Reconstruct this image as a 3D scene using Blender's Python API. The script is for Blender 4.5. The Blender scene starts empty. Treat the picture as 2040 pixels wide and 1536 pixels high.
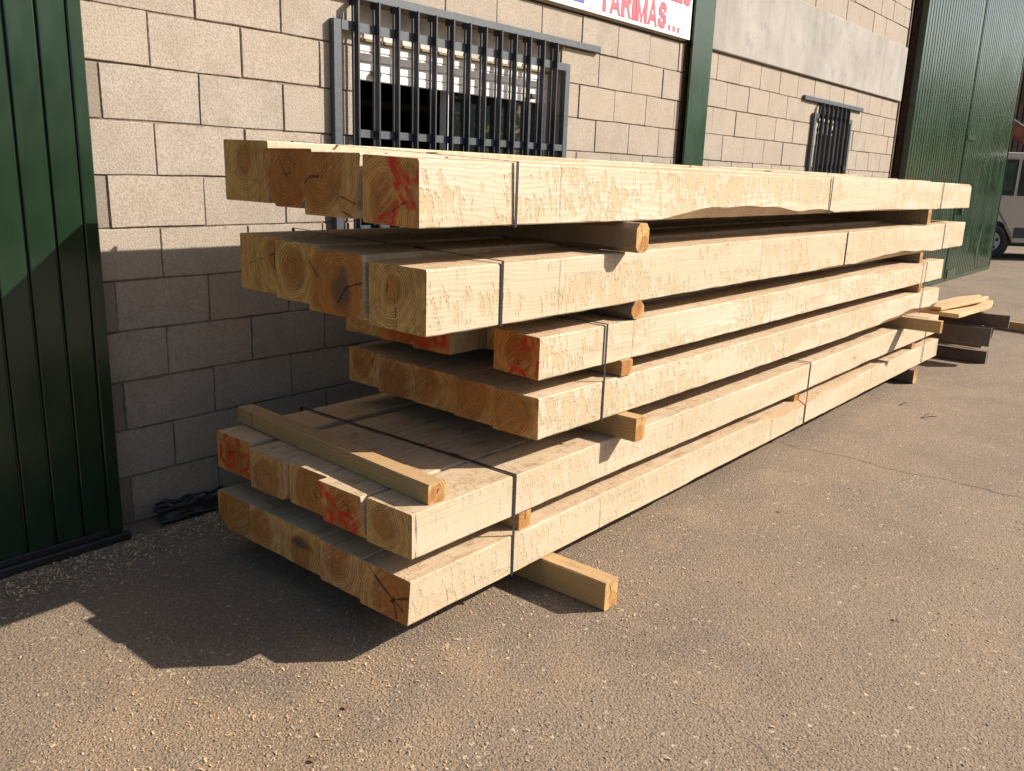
import bpy, bmesh, math, random
from mathutils import Vector, Matrix, noise as mnoise
random.seed(7)
scene = bpy.context.scene
COL = scene.collection

# ------------------------------------------------------------------ camera
cam_d = bpy.data.cameras.new('camera'); cam = bpy.data.objects.new('camera', cam_d); COL.objects.link(cam)
cam_d.sensor_width = 36.0; cam_d.lens = 30.09; cam_d.clip_start = 0.05; cam_d.clip_end = 900
cam.matrix_world = Matrix(((0.63907, 0.16576, -0.75107, -1.565),
                           (-0.76839, 0.18107, -0.61386, -3.274),
                           (0.03424, 0.96940, 0.24309, 1.466), (0, 0, 0, 1)))
scene.camera = cam
# ------------------------------------------------------------------ light
SUN_TO = Vector((1.12, -1.0, 0.93)).normalized()
w = bpy.data.worlds.new('World'); scene.world = w; w.use_nodes = True
wn = w.node_tree.nodes; wl = w.node_tree.links
sky = wn.new('ShaderNodeTexSky'); sky.sky_type = 'NISHITA'; sky.sun_disc = False
sky.sun_elevation = math.asin(SUN_TO.z); sky.sun_rotation = math.atan2(SUN_TO.x, SUN_TO.y)
sky.altitude = 300; sky.air_density = 1.0; sky.dust_density = 2.4; sky.ozone_density = 1.0
wl.new(sky.outputs[0], wn['Background'].inputs[0]); wn['Background'].inputs[1].default_value = 0.085
sd = bpy.data.lights.new('sun', 'SUN'); sd.energy = 5.0; sd.angle = math.radians(0.55); sd.color = (1.0, 0.93, 0.83)
so = bpy.data.objects.new('sun', sd); COL.objects.link(so)
so.rotation_euler = SUN_TO.to_track_quat('Z', 'Y').to_euler(); so.location = (8, -12, 12)
vs = scene.view_settings; vs.view_transform = 'Standard'; vs.look = 'None'; vs.gamma = 1.0; vs.use_curve_mapping = False
vs.exposure = 0.8
try:
    scene.cycles.max_bounces = 4; scene.cycles.diffuse_bounces = 3
except Exception:
    pass

# ------------------------------------------------------------------ helpers
def mesh_obj(name, verts, faces, mats, parent=None, mi=None, loc=(0, 0, 0), rot=None, smooth=False):
    me = bpy.data.meshes.new(name); me.from_pydata(verts, [], faces); me.update()
    if not isinstance(mats, (list, tuple)): mats = [mats]
    for m in mats: me.materials.append(m)
    if mi:
        for p, i in zip(me.polygons, mi): p.material_index = i
    if smooth:
        for p in me.polygons: p.use_smooth = True
    return link(name, me, parent, loc, rot)

def link(name, me, parent=None, loc=(0, 0, 0), rot=None):
    o = bpy.data.objects.new(name, me); COL.objects.link(o); o.location = loc
    if rot: o.rotation_euler = rot
    if parent: o.parent = parent
    return o

def empty(name, loc=(0, 0, 0), rz=0.0):
    o = bpy.data.objects.new(name, None); COL.objects.link(o); o.location = loc; o.rotation_euler = (0, 0, rz)
    o.empty_display_size = 0.1
    return o

def tag(o, label, cat=None, group=None, kind=None):
    if label: o['label'] = label
    if cat: o['category'] = cat
    if group: o['group'] = group
    if kind: o['kind'] = kind
    elif cat: o['kind'] = 'thing'
    return o

def box_vf(x0, x1, y0, y1, z0, z1, b=0.0):
    """box, optionally with chamfered edges, as verts + faces"""
    bm = bmesh.new()
    v = [bm.verts.new((x, y, z)) for z in (z0, z1) for y in (y0, y1) for x in (x0, x1)]
    for f in ((0, 2, 3, 1), (4, 5, 7, 6), (0, 1, 5, 4), (2, 6, 7, 3), (0, 4, 6, 2), (1, 3, 7, 5)):
        bm.faces.new([v[i] for i in f])
    if b > 0:
        bmesh.ops.bevel(bm, geom=list(bm.edges), offset=b, segments=1, affect='EDGES', profile=0.5)
    bm.verts.index_update()
    vs_ = [tuple(p.co) for p in bm.verts]; fs = [[q.index for q in f.verts] for f in bm.faces]
    bm.free()
    return vs_, fs

class MB:
    def __init__(s): s.v = []; s.f = []; s.m = []
    def add(s, vf, m=0, M=None):
        v, f = vf; n = len(s.v)
        s.v += [tuple(M @ Vector(p)) for p in v] if M is not None else list(v)
        s.f += [[i + n for i in q] for q in f]; s.m += [m] * len(f)
        return s
    def box(s, x0, x1, y0, y1, z0, z1, b=0.0, m=0, M=None): return s.add(box_vf(x0, x1, y0, y1, z0, z1, b), m, M)
    def cyl(s, p0, p1, r0, r1=None, n=8, m=0, cap=True):
        r1 = r0 if r1 is None else r1
        p0 = Vector(p0); p1 = Vector(p1); d = (p1 - p0).normalized()
        a = d.orthogonal().normalized(); b = d.cross(a)
        v = []
        for p, r in ((p0, r0), (p1, r1)):
            for k in range(n):
                t = 2 * math.pi * k / n; v.append(tuple(p + a * math.cos(t) * r + b * math.sin(t) * r))
        f = [[k, (k + 1) % n, n + (k + 1) % n, n + k] for k in range(n)]
        if cap: f += [list(range(n))[::-1], list(range(n, 2 * n))]
        return s.add((v, f), m)
    def build(s, name, mats, parent=None, loc=(0, 0, 0), rot=None, smooth=False):
        return mesh_obj(name, s.v, s.f, mats, parent, s.m, loc, rot, smooth)

# ------------------------------------------------------------------ node helpers
class NT:
    def __init__(s, name):
        s.mat = bpy.data.materials.new(name); s.mat.use_nodes = True
        s.t = s.mat.node_tree; s.n = s.t.nodes; s.l = s.t.links
        s.bsdf = s.n['Principled BSDF']; s.out = s.n['Material Output']
    def put(s, sock, val):
        if isinstance(val, bpy.types.NodeSocket): s.l.new(val, sock)
        elif val is not None:
            if hasattr(sock.default_value, '__len__') and not isinstance(val, (int, float)):
                d = list(val)
                if len(d) == 3 and len(sock.default_value) == 4: d = d + [1]
                sock.default_value = d
            elif hasattr(sock.default_value, '__len__'):
                sock.default_value = [val] * len(sock.default_value)
            else: sock.default_value = val
    def math(s, op, a, b=None, c=None, clamp=False):
        n = s.n.new('ShaderNodeMath'); n.operation = op; n.use_clamp = clamp
        s.put(n.inputs[0], a)
        if b is not None: s.put(n.inputs[1], b)
        if c is not None: s.put(n.inputs[2], c)
        return n.outputs[0]
    def vmath(s, op, a, b=None):
        n = s.n.new('ShaderNodeVectorMath'); n.operation = op; s.put(n.inputs[0], a)
        if b is not None: s.put(n.inputs[1], b)
        return n.outputs['Value'] if op in ('LENGTH', 'DISTANCE', 'DOT_PRODUCT') else n.outputs[0]
    def mix(s, f, a, b, blend='MIX'):
        n = s.n.new('ShaderNodeMix'); n.data_type = 'RGBA'; n.blend_type = blend
        s.put(n.inputs[0], f); s.put(n.inputs[6], a); s.put(n.inputs[7], b); return n.outputs[2]
    def noise(s, vec, scale, detail=3, rough=0.55, dist=0.0):
        n = s.n.new('ShaderNodeTexNoise'); s.put(n.inputs['Vector'], vec); n.inputs['Scale'].default_value = scale
        n.inputs['Detail'].default_value = detail; n.inputs['Roughness'].default_value = rough; n.inputs['Distortion'].default_value = dist
        return n.outputs['Fac']
    def voro(s, vec, scale, feature='F1', out='Distance', rnd=1.0):
        n = s.n.new('ShaderNodeTexVoronoi'); n.feature = feature; s.put(n.inputs['Vector'], vec); n.inputs['Scale'].default_value = scale
        n.inputs['Randomness'].default_value = rnd
        return n.outputs[out]
    def ramp(s, f, lo, hi, a=0.0, b=1.0, smooth=True):
        n = s.n.new('ShaderNodeMapRange'); n.interpolation_type = 'SMOOTHSTEP' if smooth else 'LINEAR'
        s.put(n.inputs[0], f); s.put(n.inputs[1], lo); s.put(n.inputs[2], hi); s.put(n.inputs[3], a); s.put(n.inputs[4], b)
        return n.outputs[0]
    def coord(s, kind='Object'): return s.n.new('ShaderNodeTexCoord').outputs[kind]
    def geo(s, k): return s.n.new('ShaderNodeNewGeometry').outputs[k]
    def rnd(s): return s.n.new('ShaderNodeObjectInfo').outputs['Random']
    def xyz(s, v):
        n = s.n.new('ShaderNodeSeparateXYZ'); s.put(n.inputs[0], v); return n.outputs
    def comb(s, x, y, z):
        n = s.n.new('ShaderNodeCombineXYZ')
        for i, q in enumerate((x, y, z)): s.put(n.inputs[i], q)
        return n.outputs[0]
    def bump(s, h, strength=0.3, dist=0.01, normal=None):
        n = s.n.new('ShaderNodeBump'); n.inputs['Strength'].default_value = strength; n.inputs['Distance'].default_value = dist
        s.put(n.inputs['Height'], h)
        if normal is not None: s.put(n.inputs['Normal'], normal)
        return n.outputs[0]
    def done(s, col=None, rough=0.6, normal=None, metal=0.0, spec=0.5):
        b = s.bsdf
        if col is not None: s.put(b.inputs['Base Color'], col)
        s.put(b.inputs['Roughness'], rough); s.put(b.inputs['Metallic'], metal); s.put(b.inputs['Specular IOR Level'], spec)
        if normal is not None: s.put(b.inputs['Normal'], normal)
        return s.mat
    def scaled(s, v, x, y, z): return s.vmath('MULTIPLY', v, (x, y, z))
    def shifted(s, v, k=37.0):
        r = s.rnd(); o = s.comb(s.math('MULTIPLY', r, k), s.math('MULTIPLY', r, k * 1.7), s.math('MULTIPLY', r, k * 2.3))
        return s.vmath('ADD', v, o)

def plain(name, col, rough=0.6, metal=0.0, spec=0.5, var=0.12, scale=30, bump=0.0):
    m = NT(name); c = m.shifted(m.coord()); n = m.noise(c, scale, 4)
    f = m.ramp(n, 0.3, 0.7, 1 - var, 1 + var)
    cc = m.mix(1.0, col, m.comb(f, f, f), 'MULTIPLY')
    return m.done(cc, rough, m.bump(n, bump, 0.004) if bump else None, metal, spec)

# ------------------------------------------------------------------ materials
def mat_ground():
    m = NT('worn_asphalt'); P = m.coord()
    big = m.noise(P, 0.9, 4, 0.6); mid = m.noise(P, 4.5, 4, 0.6)
    vA = m.n.new('ShaderNodeTexVoronoi'); m.put(vA.inputs['Vector'], P); vA.inputs['Scale'].default_value = 125
    vB = m.n.new('ShaderNodeTexVoronoi'); m.put(vB.inputs['Vector'], P); vB.inputs['Scale'].default_value = 270
    vC = m.n.new('ShaderNodeTexVoronoi'); m.put(vC.inputs['Vector'], P); vC.inputs['Scale'].default_value = 42
    rC = m.xyz(vC.outputs['Color']); dA = vA.outputs['Distance']
    rA = m.xyz(vA.outputs['Color']); rB = m.xyz(vB.outputs['Color'])
    base = m.mix(m.ramp(big, 0.35, 0.65), (0.168, 0.128, 0.094), (0.232, 0.170, 0.116))
    base = m.mix(m.ramp(mid, 0.4, 0.68, 0, 0.55), base, (0.250, 0.182, 0.120))
    # stones: some pale, some dark, many close to the matrix
    st = m.mix(rA[1], (0.12, 0.09, 0.068), (0.40, 0.30, 0.20))
    st = m.mix(m.ramp(rA[0], 0.90, 0.97), st, (0.48, 0.40, 0.29))
    stone_on = m.math('MULTIPLY', m.ramp(dA, 0.52, 0.34), m.ramp(rA[2], 0.35, 0.6))
    c = m.mix(m.math('MULTIPLY', stone_on, 0.50), base, st)
    sm = m.mix(rB[1], (0.06, 0.046, 0.036), (0.44, 0.33, 0.22))
    c = m.mix(m.math('MULTIPLY', m.ramp(rB[0], 0.55, 0.75), 0.5), c, sm)
    big_on = m.math('MULTIPLY', m.ramp(m.math('ADD', vC.outputs['Distance'], m.math('MULTIPLY', mid, 0.12)), 0.42, 0.34), m.ramp(rC[0], 0.80, 0.82))
    bs = m.mix(rC[1], (0.13, 0.10, 0.085), (0.50, 0.40, 0.29))
    c = m.mix(m.math('MULTIPLY', big_on, 0.75), c, bs)
    pit = m.ramp(m.noise(P, 105, 1, 0.5), 0.33, 0.43)      # little voids between the stones
    c = m.mix(m.math('SUBTRACT', 0.5, m.math('MULTIPLY', pit, 0.5)), c, (0.06, 0.048, 0.040))
    # sawdust drifts
    X = m.xyz(P)
    near = m.math('MULTIPLY', m.ramp(X[0], 0.7, -0.5), m.ramp(X[1], -0.6, -1.3))
    dust = m.ramp(m.math('ADD', m.noise(P, 2.2, 5, 0.65), m.math('MULTIPLY', near, 0.20)), 0.56, 0.74)
    grain = m.ramp(m.noise(P, 260, 2), 0.42, 0.62)
    c = m.mix(m.math('MULTIPLY', m.math('MULTIPLY', dust, grain), 0.45), c, (0.43, 0.27, 0.14))
    # joint between two pours, running away from the wall
    wob = m.math('MULTIPLY', m.math('SUBTRACT', m.noise(P, 3.0, 4), 0.5), 0.16)
    jd = m.math('ABSOLUTE', m.math('SUBTRACT', m.math('ADD', X[0], wob), 3.07))
    jn = m.ramp(m.math('ADD', jd, m.math('MULTIPLY', m.noise(P, 40, 3), 0.006)), 0.004, 0.012)
    c = m.mix(m.math('SUBTRACT', 0.75, m.math('MULTIPLY', jn, 0.75)), c, (0.04, 0.034, 0.03))
    crack = m.math('ABSOLUTE', m.math('SUBTRACT', m.math('ADD', m.math('ADD', X[0], m.math('MULTIPLY', X[1], -0.42)), m.math('MULTIPLY', m.noise(P, 6, 4), 0.12)), 1.53))
    ck = m.math('MULTIPLY', m.ramp(crack, 0.007, 0.002), m.math('MULTIPLY', m.ramp(m.noise(P, 1.7, 2), 0.45, 0.6), m.ramp(X[1], -1.8, -2.0)))
    c = m.mix(m.math('MULTIPLY', ck, 0.5), c, (0.06, 0.05, 0.042))
    h = m.math('SUBTRACT', 0.6, m.math('MULTIPLY', dA, m.math('ADD', rA[2], 0.4)))
    h = m.math('ADD', h, m.math('MULTIPLY', pit, m.ramp(big, 0.3, 0.7, 1.1, 0.55)))
    return m.done(c, 0.88, m.bump(h, 0.60, 0.0042), 0, 0.25)

def mat_block():
    m = NT('split_concrete_block'); P0 = m.coord(); P = m.shifted(P0, 91.0); r = m.rnd()
    a = m.noise(P, 6, 4, 0.6); b = m.noise(P, 130, 3, 0.6); v = m.voro(P, 150)
    c = m.mix(m.ramp(a, 0.3, 0.7), (0.338, 0.290, 0.236), (0.405, 0.350, 0.290))
    c = m.mix(m.ramp(r, 0, 1, 0, 0.55, False), c, (0.42, 0.345, 0.262))
    r2 = m.math('FRACT', m.math('MULTIPLY', r, 23.7)); c = m.mix(m.ramp(r2, 0.6, 1, 0, 0.45, False), c, (0.36, 0.298, 0.245))
    c = m.mix(m.ramp(b, 0.36, 0.62, 0.45, 0.0), c, (0.20, 0.155, 0.115))
    pores = m.math('MULTIPLY', m.ramp(v, 0.22, 0.10), m.ramp(m.noise(P, 40, 2), 0.5, 0.62))
    c = m.mix(m.math('MULTIPLY', pores, 0.85), c, (0.10, 0.08, 0.065))
    # rain streaks on some of the blocks
    st = m.noise(m.scaled(P, 28, 28, 1.4), 1.0, 3, 0.6)
    sm = m.math('MULTIPLY', m.ramp(st, 0.58, 0.75), m.ramp(m.noise(P, 1.1, 2), 0.5, 0.68))
    c = m.mix(m.math('MULTIPLY', sm, 0.35), c, (0.25, 0.21, 0.17))
    Z0 = m.xyz(P0); ez = m.math('MINIMUM', Z0[2], m.math('SUBTRACT', 0.1948, Z0[2])); ex = m.math('MINIMUM', ez, Z0[0])
    rag = m.math('ADD', ex, m.math('MULTIPLY', m.math('SUBTRACT', m.noise(P, 34, 4, 0.7), 0.5), 0.034))
    c = m.mix(m.ramp(rag, 0.0035, -0.002, 0, 0.6), c, (0.17, 0.135, 0.105))
    gp = m.xyz(m.geo('Position')); spl = m.math('ADD', gp[2], m.math('MULTIPLY', m.noise(m.geo('Position'), 7, 4, 0.7), 0.32))
    c = m.mix(m.ramp(spl, 0.30, 0.16, 0, 0.55), c, (0.14, 0.105, 0.08))
    h = m.math('SUBTRACT', b, m.math('MULTIPLY', pores, 1.0))
    return m.done(c, 0.93, m.bump(h, 0.55, 0.004), 0, 0.15)

def mat_mortar():
    m = NT('grey_mortar'); P = m.coord(); n = m.noise(P, 90, 4, 0.65); g = m.noise(P, 7, 3)
    c = m.mix(n, (0.16, 0.125, 0.098), (0.34, 0.28, 0.215)); c = m.mix(m.ramp(g, 0.45, 0.65, 0, 0.6), c, (0.13, 0.10, 0.08))
    return m.done(c, 0.95, m.bump(n, 0.9, 0.008), 0, 0.1)

def mat_concrete():
    m = NT('weathered_concrete'); P = m.coord(); a = m.noise(P, 1.6, 5, 0.65); s = m.noise(m.scaled(P, 9, 9, 0.7), 1.0, 4, 0.6)
    b = m.noise(P, 120, 3)
    c = m.mix(m.ramp(a, 0.3, 0.7), (0.305, 0.278, 0.245), (0.40, 0.365, 0.325)); c = m.mix(m.ramp(s, 0.48, 0.72, 0, 0.40), c, (0.205, 0.19, 0.178))
    blot = m.ramp(m.noise(P, 6.5, 5, 0.7), 0.52, 0.68, 0, 0.45); c = m.mix(blot, c, (0.21, 0.205, 0.205))
    c = m.mix(m.ramp(b, 0.3, 0.5, 0.3, 0), c, (0.2, 0.18, 0.16))
    return m.done(c, 0.92, m.bump(b, 0.3, 0.003), 0, 0.15)

def mat_green(name, col=(0.0082, 0.0235, 0.0115), rough=0.20, dirt=0.14, spots=0.6, wave=0.06):
    m = NT(name); P = m.coord(); a = m.noise(m.scaled(P, 1, 1, 0.4), 3, 4, 0.6); b = m.noise(P, 60, 3, 0.6)
    c = m.mix(m.ramp(a, 0.35, 0.7), col, tuple(k * 1.5 for k in col))
    sp = m.ramp(m.voro(P, 55), 0.10, 0.05); sp = m.math('MULTIPLY', sp, m.ramp(m.noise(P, 9, 2), 0.56, 0.66))
    c = m.mix(m.math('MULTIPLY', sp, spots), c, (0.09, 0.11, 0.095))
    d = m.ramp(m.noise(m.scaled(P, 4, 4, 1.0), 1.5, 5, 0.7), 0.45, 0.75, 0, dirt); c = m.mix(d, c, (0.055, 0.065, 0.045))
    rg = m.ramp(a, 0.3, 0.7, rough * 0.75, rough * 1.5)
    wav = m.noise(m.scaled(P, 2.5, 2.5, 0.8), 2.0, 2)
    return m.done(c, rg, m.bump(wav, wave, 0.02), 0, 0.5)

def wood_fields(m, P, seed_rand=True, pith=None, ring=0.0075):
    """solid-timber fields in object space: x along the grain"""
    r = m.rnd(); X = m.xyz(P)
    S = m.shifted(P, 53.0)
    if pith is None:
        py = m.math('MULTIPLY_ADD', m.math('FRACT', m.math('MULTIPLY', r, 17.3)), 0.16, -0.08)
        pz = m.math('MULTIPLY_ADD', m.math('FRACT', m.math('MULTIPLY', r, 41.7)), 0.20, -0.12)
    else: py, pz = pith
    low = m.noise(m.scaled(S, 0.9, 5.0, 5.0), 1.0, 2, 0.55)
    kn = m.noise(m.scaled(S, 3.2, 7.0, 7.0), 1.0, 2, 0.5)
    dy = m.math('SUBTRACT', X[1], py); dz = m.math('SUBTRACT', X[2], pz)
    rad = m.math('SQRT', m.math('ADD', m.math('MULTIPLY', dy, dy), m.math('MULTIPLY', dz, dz)))
    rr = m.math('ADD', rad, m.math('MULTIPLY', m.math('SUBTRACT', low, 0.5), 0.085))
    rr = m.math('ADD', rr, m.math('MULTIPLY', m.math('SUBTRACT', kn, 0.5), 0.03))
    rr = m.math('ADD', rr, m.math('MULTIPLY', X[0], 0.004))
    fr = m.math('FRACT', m.math('DIVIDE', rr, ring))
    late = m.math('MULTIPLY', m.ramp(fr, 0.35, 0.9), m.ramp(fr, 1.0, 0.93))
    return X, S, rad, rr, late

def mat_wood(name, pale=(0.595, 0.505, 0.385), tan=(0.49, 0.38, 0.245), grain=0.38, tear=1.0, stain=1.0, weather=0.0):
    m = NT(name); P = m.coord(); X, S, rad, rr, late = wood_fields(m, P, ring=0.0095)
    tone = m.noise(m.scaled(S, 0.55, 4, 4), 1.0, 2, 0.6)
    fib = m.noise(m.scaled(S, 2.2, 150, 150), 1.0, 2, 0.6)
    r = m.rnd()
    c = m.mix(m.ramp(tone, 0.35, 0.7, 0, 0.55), pale, tan)
    c = m.mix(m.ramp(r, 0, 1, 0, 0.55, False), c, tan)
    c = m.mix(m.math('MULTIPLY', late, grain), c, tuple(k * 0.72 for k in tan))
    c = m.mix(m.ramp(fib, 0.4, 0.72, 0, 0.22), c, tuple(k * 0.6 for k in tan))
    # torn grain left by the saw: drip-shaped patches across the face
    slant = m.comb(m.math('ADD', X[0], m.math('MULTIPLY', X[2], 0.18)), X[1], X[2])
    Sl = m.shifted(slant, 53.0)
    tn = m.noise(m.scaled(Sl, 46, 18, 12), 1.0, 3, 0.66, 0.25)
    zone = m.noise(m.scaled(S, 1.7, 6, 7), 1.0, 3, 0.6)
    th = m.ramp(zone, 0.36, 0.60, 0.68, 0.46)
    torn = m.ramp(m.math('SUBTRACT', tn, th), 0.0, 0.028)
    rim = m.math('MULTIPLY', m.ramp(m.math('SUBTRACT', tn, th), -0.012, 0.004), m.ramp(m.math('SUBTRACT', tn, th), 0.030, 0.008))
    c = m.mix(m.math('MULTIPLY', torn, 0.78 * tear), c, (0.45, 0.34, 0.20))
    edge = m.math('MULTIPLY', rim, m.ramp(m.noise(S, 55, 2), 0.38, 0.62))
    c = m.mix(m.math('MULTIPLY', edge, 0.45 * tear), c, (0.27, 0.18, 0.09))
    # blue stain ticks and dark saw marks across the grain
    tk = m.noise(m.scaled(Sl, 95, 14, 9), 1.0, 2, 0.5)
    tz = m.noise(m.scaled(S, 1.1, 9, 9), 1.0, 1, 0.6)
    tick = m.math('MULTIPLY', m.ramp(tk, 0.66, 0.76), m.ramp(tz, 0.50, 0.64))
    c = m.mix(m.math('MULTIPLY', tick, 0.62 * stain), c, (0.12, 0.09, 0.065))
    gs = m.ramp(m.noise(m.scaled(S, 0.9, 30, 30), 1.0, 4, 0.7), 0.62, 0.78)
    c = m.mix(m.math('MULTIPLY', gs, 0.30 * stain), c, (0.20, 0.165, 0.13))
    # dark stripes left across the faces by old spacer battens and saw stops
    vd = m.math('MULTIPLY', m.math('ABSOLUTE', m.math('SUBTRACT', m.math('FRACT', m.math('MULTIPLY', m.math('ADD', X[0], m.math('MULTIPLY', r, 61.0)), 0.62)), 0.5)), 1.61)
    ln = m.math('MULTIPLY', m.ramp(m.math('ADD', vd, m.math('MULTIPLY', tn, 0.010)), 0.0115, 0.0065), m.ramp(tk, 0.38, 0.58, 0.05, 0.7))
    c = m.mix(m.math('MULTIPLY', ln, 0.75 * stain), c, (0.13, 0.105, 0.085))
    # upward face: grey scuffs and yard dirt, then a painted warm shade tone
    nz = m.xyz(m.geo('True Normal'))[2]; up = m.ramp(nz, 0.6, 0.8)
    sc = m.noise(m.scaled(S, 7, 22, 22), 1.0, 3, 0.7)
    c = m.mix(m.math('MULTIPLY', m.math('MULTIPLY', up, m.ramp(sc, 0.52, 0.70)), 0.55 * stain), c, (0.22, 0.15, 0.095))
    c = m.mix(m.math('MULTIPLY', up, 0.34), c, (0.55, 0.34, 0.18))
    # knots
    kv = m.n.new('ShaderNodeTexVoronoi'); m.put(kv.inputs['Vector'], m.scaled(S, 1.5, 6, 6)); kv.inputs['Scale'].default_value = 1.0
    kd = m.math('ADD', kv.outputs['Distance'], m.math('MULTIPLY', m.noise(S, 60, 2), 0.03))
    knot = m.ramp(kd, 0.105, 0.06); kring = m.math('MULTIPLY', m.ramp(kd, 0.24, 0.12), m.ramp(m.math('FRACT', m.math('MULTIPLY', kd, 34)), 0.3, 0.8))
    kon = m.ramp(m.xyz(kv.outputs['Color'])[0], 0.62, 0.64)
    c = m.mix(m.math('MULTIPLY', m.math('MULTIPLY', kring, kon), 0.45), c, (0.36, 0.22, 0.10))
    c = m.mix(m.math('MULTIPLY', m.math('MULTIPLY', knot, kon), 0.75), c, (0.24, 0.13, 0.055))
    if weather > 0:
        wz = m.ramp(m.noise(m.scaled(S, 1.4, 10, 10), 1.0, 5, 0.7), 0.25, 0.75)
        c = m.mix(m.math('MULTIPLY_ADD', wz, 0.35 * weather, 0.6 * weather), c, (0.085, 0.070, 0.058))
    h = m.math('MULTIPLY', fib, 0.35)
    h = m.math('SUBTRACT', h, m.math('MULTIPLY', torn, 1.0 * tear)); h = m.math('ADD', h, m.math('MULTIPLY', tn, 0.5 * tear))
    return m.done(c, 0.82, m.bump(h, 0.7, 0.0045), 0, 0.22)

def mat_end(name, pith, tint, heart, strokes=(), cracks=(), blot=None):
    """sawn cross-cut face; strokes / cracks are polylines in local (y, z) metres"""
    m = NT(name); P = m.coord(); X = m.xyz(P); S = m.shifted(P, 71.0)
    wob = m.math('MULTIPLY', m.math('SUBTRACT', m.noise(S, 9, 3), 0.5), 0.060)
    dy = m.math('SUBTRACT', X[1], pith[0]); dz = m.math('SUBTRACT', X[2], pith[1])
    rad = m.math('SQRT', m.math('ADD', m.math('MULTIPLY', dy, dy), m.math('MULTIPLY', m.math('MULTIPLY', dz, dz), 0.8)))
    rr = m.math('ADD', rad, wob)
    fr = m.math('FRACT', m.math('DIVIDE', rr, 0.0088)); late = m.math('MULTIPLY', m.ramp(fr, 0.3, 0.9), m.ramp(fr, 1.0, 0.9))
    fr2 = m.math('FRACT', m.math('DIVIDE', rr, 0.031)); broad = m.ramp(m.math('ABSOLUTE', m.math('SUBTRACT', fr2, 0.5)), 0.1, 0.45)
    hz = m.ramp(m.math('ADD', rr, m.math('MULTIPLY', m.math('SUBTRACT', m.noise(S, 5, 3), 0.5), 0.09)), heart, heart + 0.035)
    hcol = (0.48 * tint[0], 0.205 * tint[1], 0.058 * tint[2]); scol = (0.68 * tint[0], 0.385 * tint[1], 0.138 * tint[2])
    c = m.mix(hz, hcol, scol)
    c = m.mix(m.math('MULTIPLY', broad, 0.25), c, tuple(k * 0.55 for k in hcol))
    c = m.mix(m.math('MULTIPLY', late, m.ramp(m.noise(S, 12, 2), 0.35, 0.65, 0.30, 0.80)), c, tuple(k * 0.34 for k in hcol))
    # chainsaw arcs and weathering
    sa = m.math('ADD', m.math('MULTIPLY', X[1], 0.75), m.math('MULTIPLY', X[2], 1.0))
    saw = m.noise(m.comb(m.math('MULTIPLY', sa, 130), m.math('MULTIPLY', X[1], 9), m.rnd()), 1.0, 2, 0.6)
    sawz = m.ramp(m.noise(S, 7, 3), 0.48, 0.62)
    c = m.mix(m.math('MULTIPLY', m.math('MULTIPLY', m.ramp(saw, 0.48, 0.68), sawz), 0.40), c, (0.66, 0.47, 0.24))
    c = m.mix(m.ramp(m.noise(S, 16, 4, 0.7), 0.48, 0.72, 0, 0.55), c, (0.21, 0.105, 0.036))
    c = m.mix(m.ramp(m.noise(m.scaled(S, 1, 60, 9), 1.0, 2, 0.6), 0.5, 0.75, 0, 0.35), c, (0.17, 0.085, 0.03))
    yy, zz = X[1], X[2]
    def seg_dist(pts):
        best = None
        for (a, b) in zip(pts[:-1], pts[1:]):
            ux, uz = b[0] - a[0], b[1] - a[1]; L2 = max(ux * ux + uz * uz, 1e-8)
            px = m.math('SUBTRACT', yy, a[0]); pz = m.math('SUBTRACT', zz, a[1])
            t = m.math('ADD', m.math('MULTIPLY', px, ux / L2), m.math('MULTIPLY', pz, uz / L2), clamp=True)
            ex = m.math('MULTIPLY_ADD', t, -ux, px); ez = m.math('MULTIPLY_ADD', t, -uz, pz)
            d = m.math('SQRT', m.math('ADD', m.math('MULTIPLY', ex, ex), m.math('MULTIPLY', ez, ez)))
            best = d if best is None else m.math('MINIMUM', best, d)
        return best
    hc = None
    if blot:
        (bx, bz, ry, rz) = blot
        e = m.math('SQRT', m.math('ADD', m.math('POWER', m.math('DIVIDE', m.math('SUBTRACT', yy, bx), ry), 2.0), m.math('POWER', m.math('DIVIDE', m.math('SUBTRACT', zz, bz), rz), 2.0)))
        e = m.math('ADD', e, m.math('MULTIPLY', m.math('SUBTRACT', m.noise(S, 22, 4, 0.7), 0.5), 1.5))
        c = m.mix(m.ramp(e, 1.2, 0.4, 0, 0.72), c, (0.07, 0.052, 0.042))
    for pl, wd in cracks:
        d = m.math('ADD', seg_dist(pl), m.math('MULTIPLY', m.math('SUBTRACT', m.noise(S, 38, 3), 0.5), 0.015))
        k = m.ramp(d, wd * 0.62, wd * 0.15); c = m.mix(m.math('MULTIPLY', k, 0.66), c, (0.025, 0.015, 0.008))
        hc = k if hc is None else m.math('MAXIMUM', hc, k)
    if strokes:
        ds = None
        for pl, wd in strokes:
            d = m.math('DIVIDE', seg_dist(pl), wd); ds = d if ds is None else m.math('MINIMUM', ds, d)
        ds = m.math('ADD', ds, m.math('MULTIPLY', m.math('SUBTRACT', m.noise(S, 75, 4, 0.75), 0.5), 1.3))
        pk = m.ramp(ds, 1.35, 0.35); pk = m.math('MULTIPLY', pk, m.ramp(m.noise(S, 28, 3), 0.3, 0.6, 0.35, 0.9))
        c = m.mix(pk, c, (0.58, 0.028, 0.016))
    h = m.math('MULTIPLY', saw, 0.6)
    if hc is not None: h = m.math('SUBTRACT', h, m.math('MULTIPLY', hc, 4.0))
    return m.done(c, 0.86, m.bump(h, 0.8, 0.004), 0, 0.2)

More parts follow.
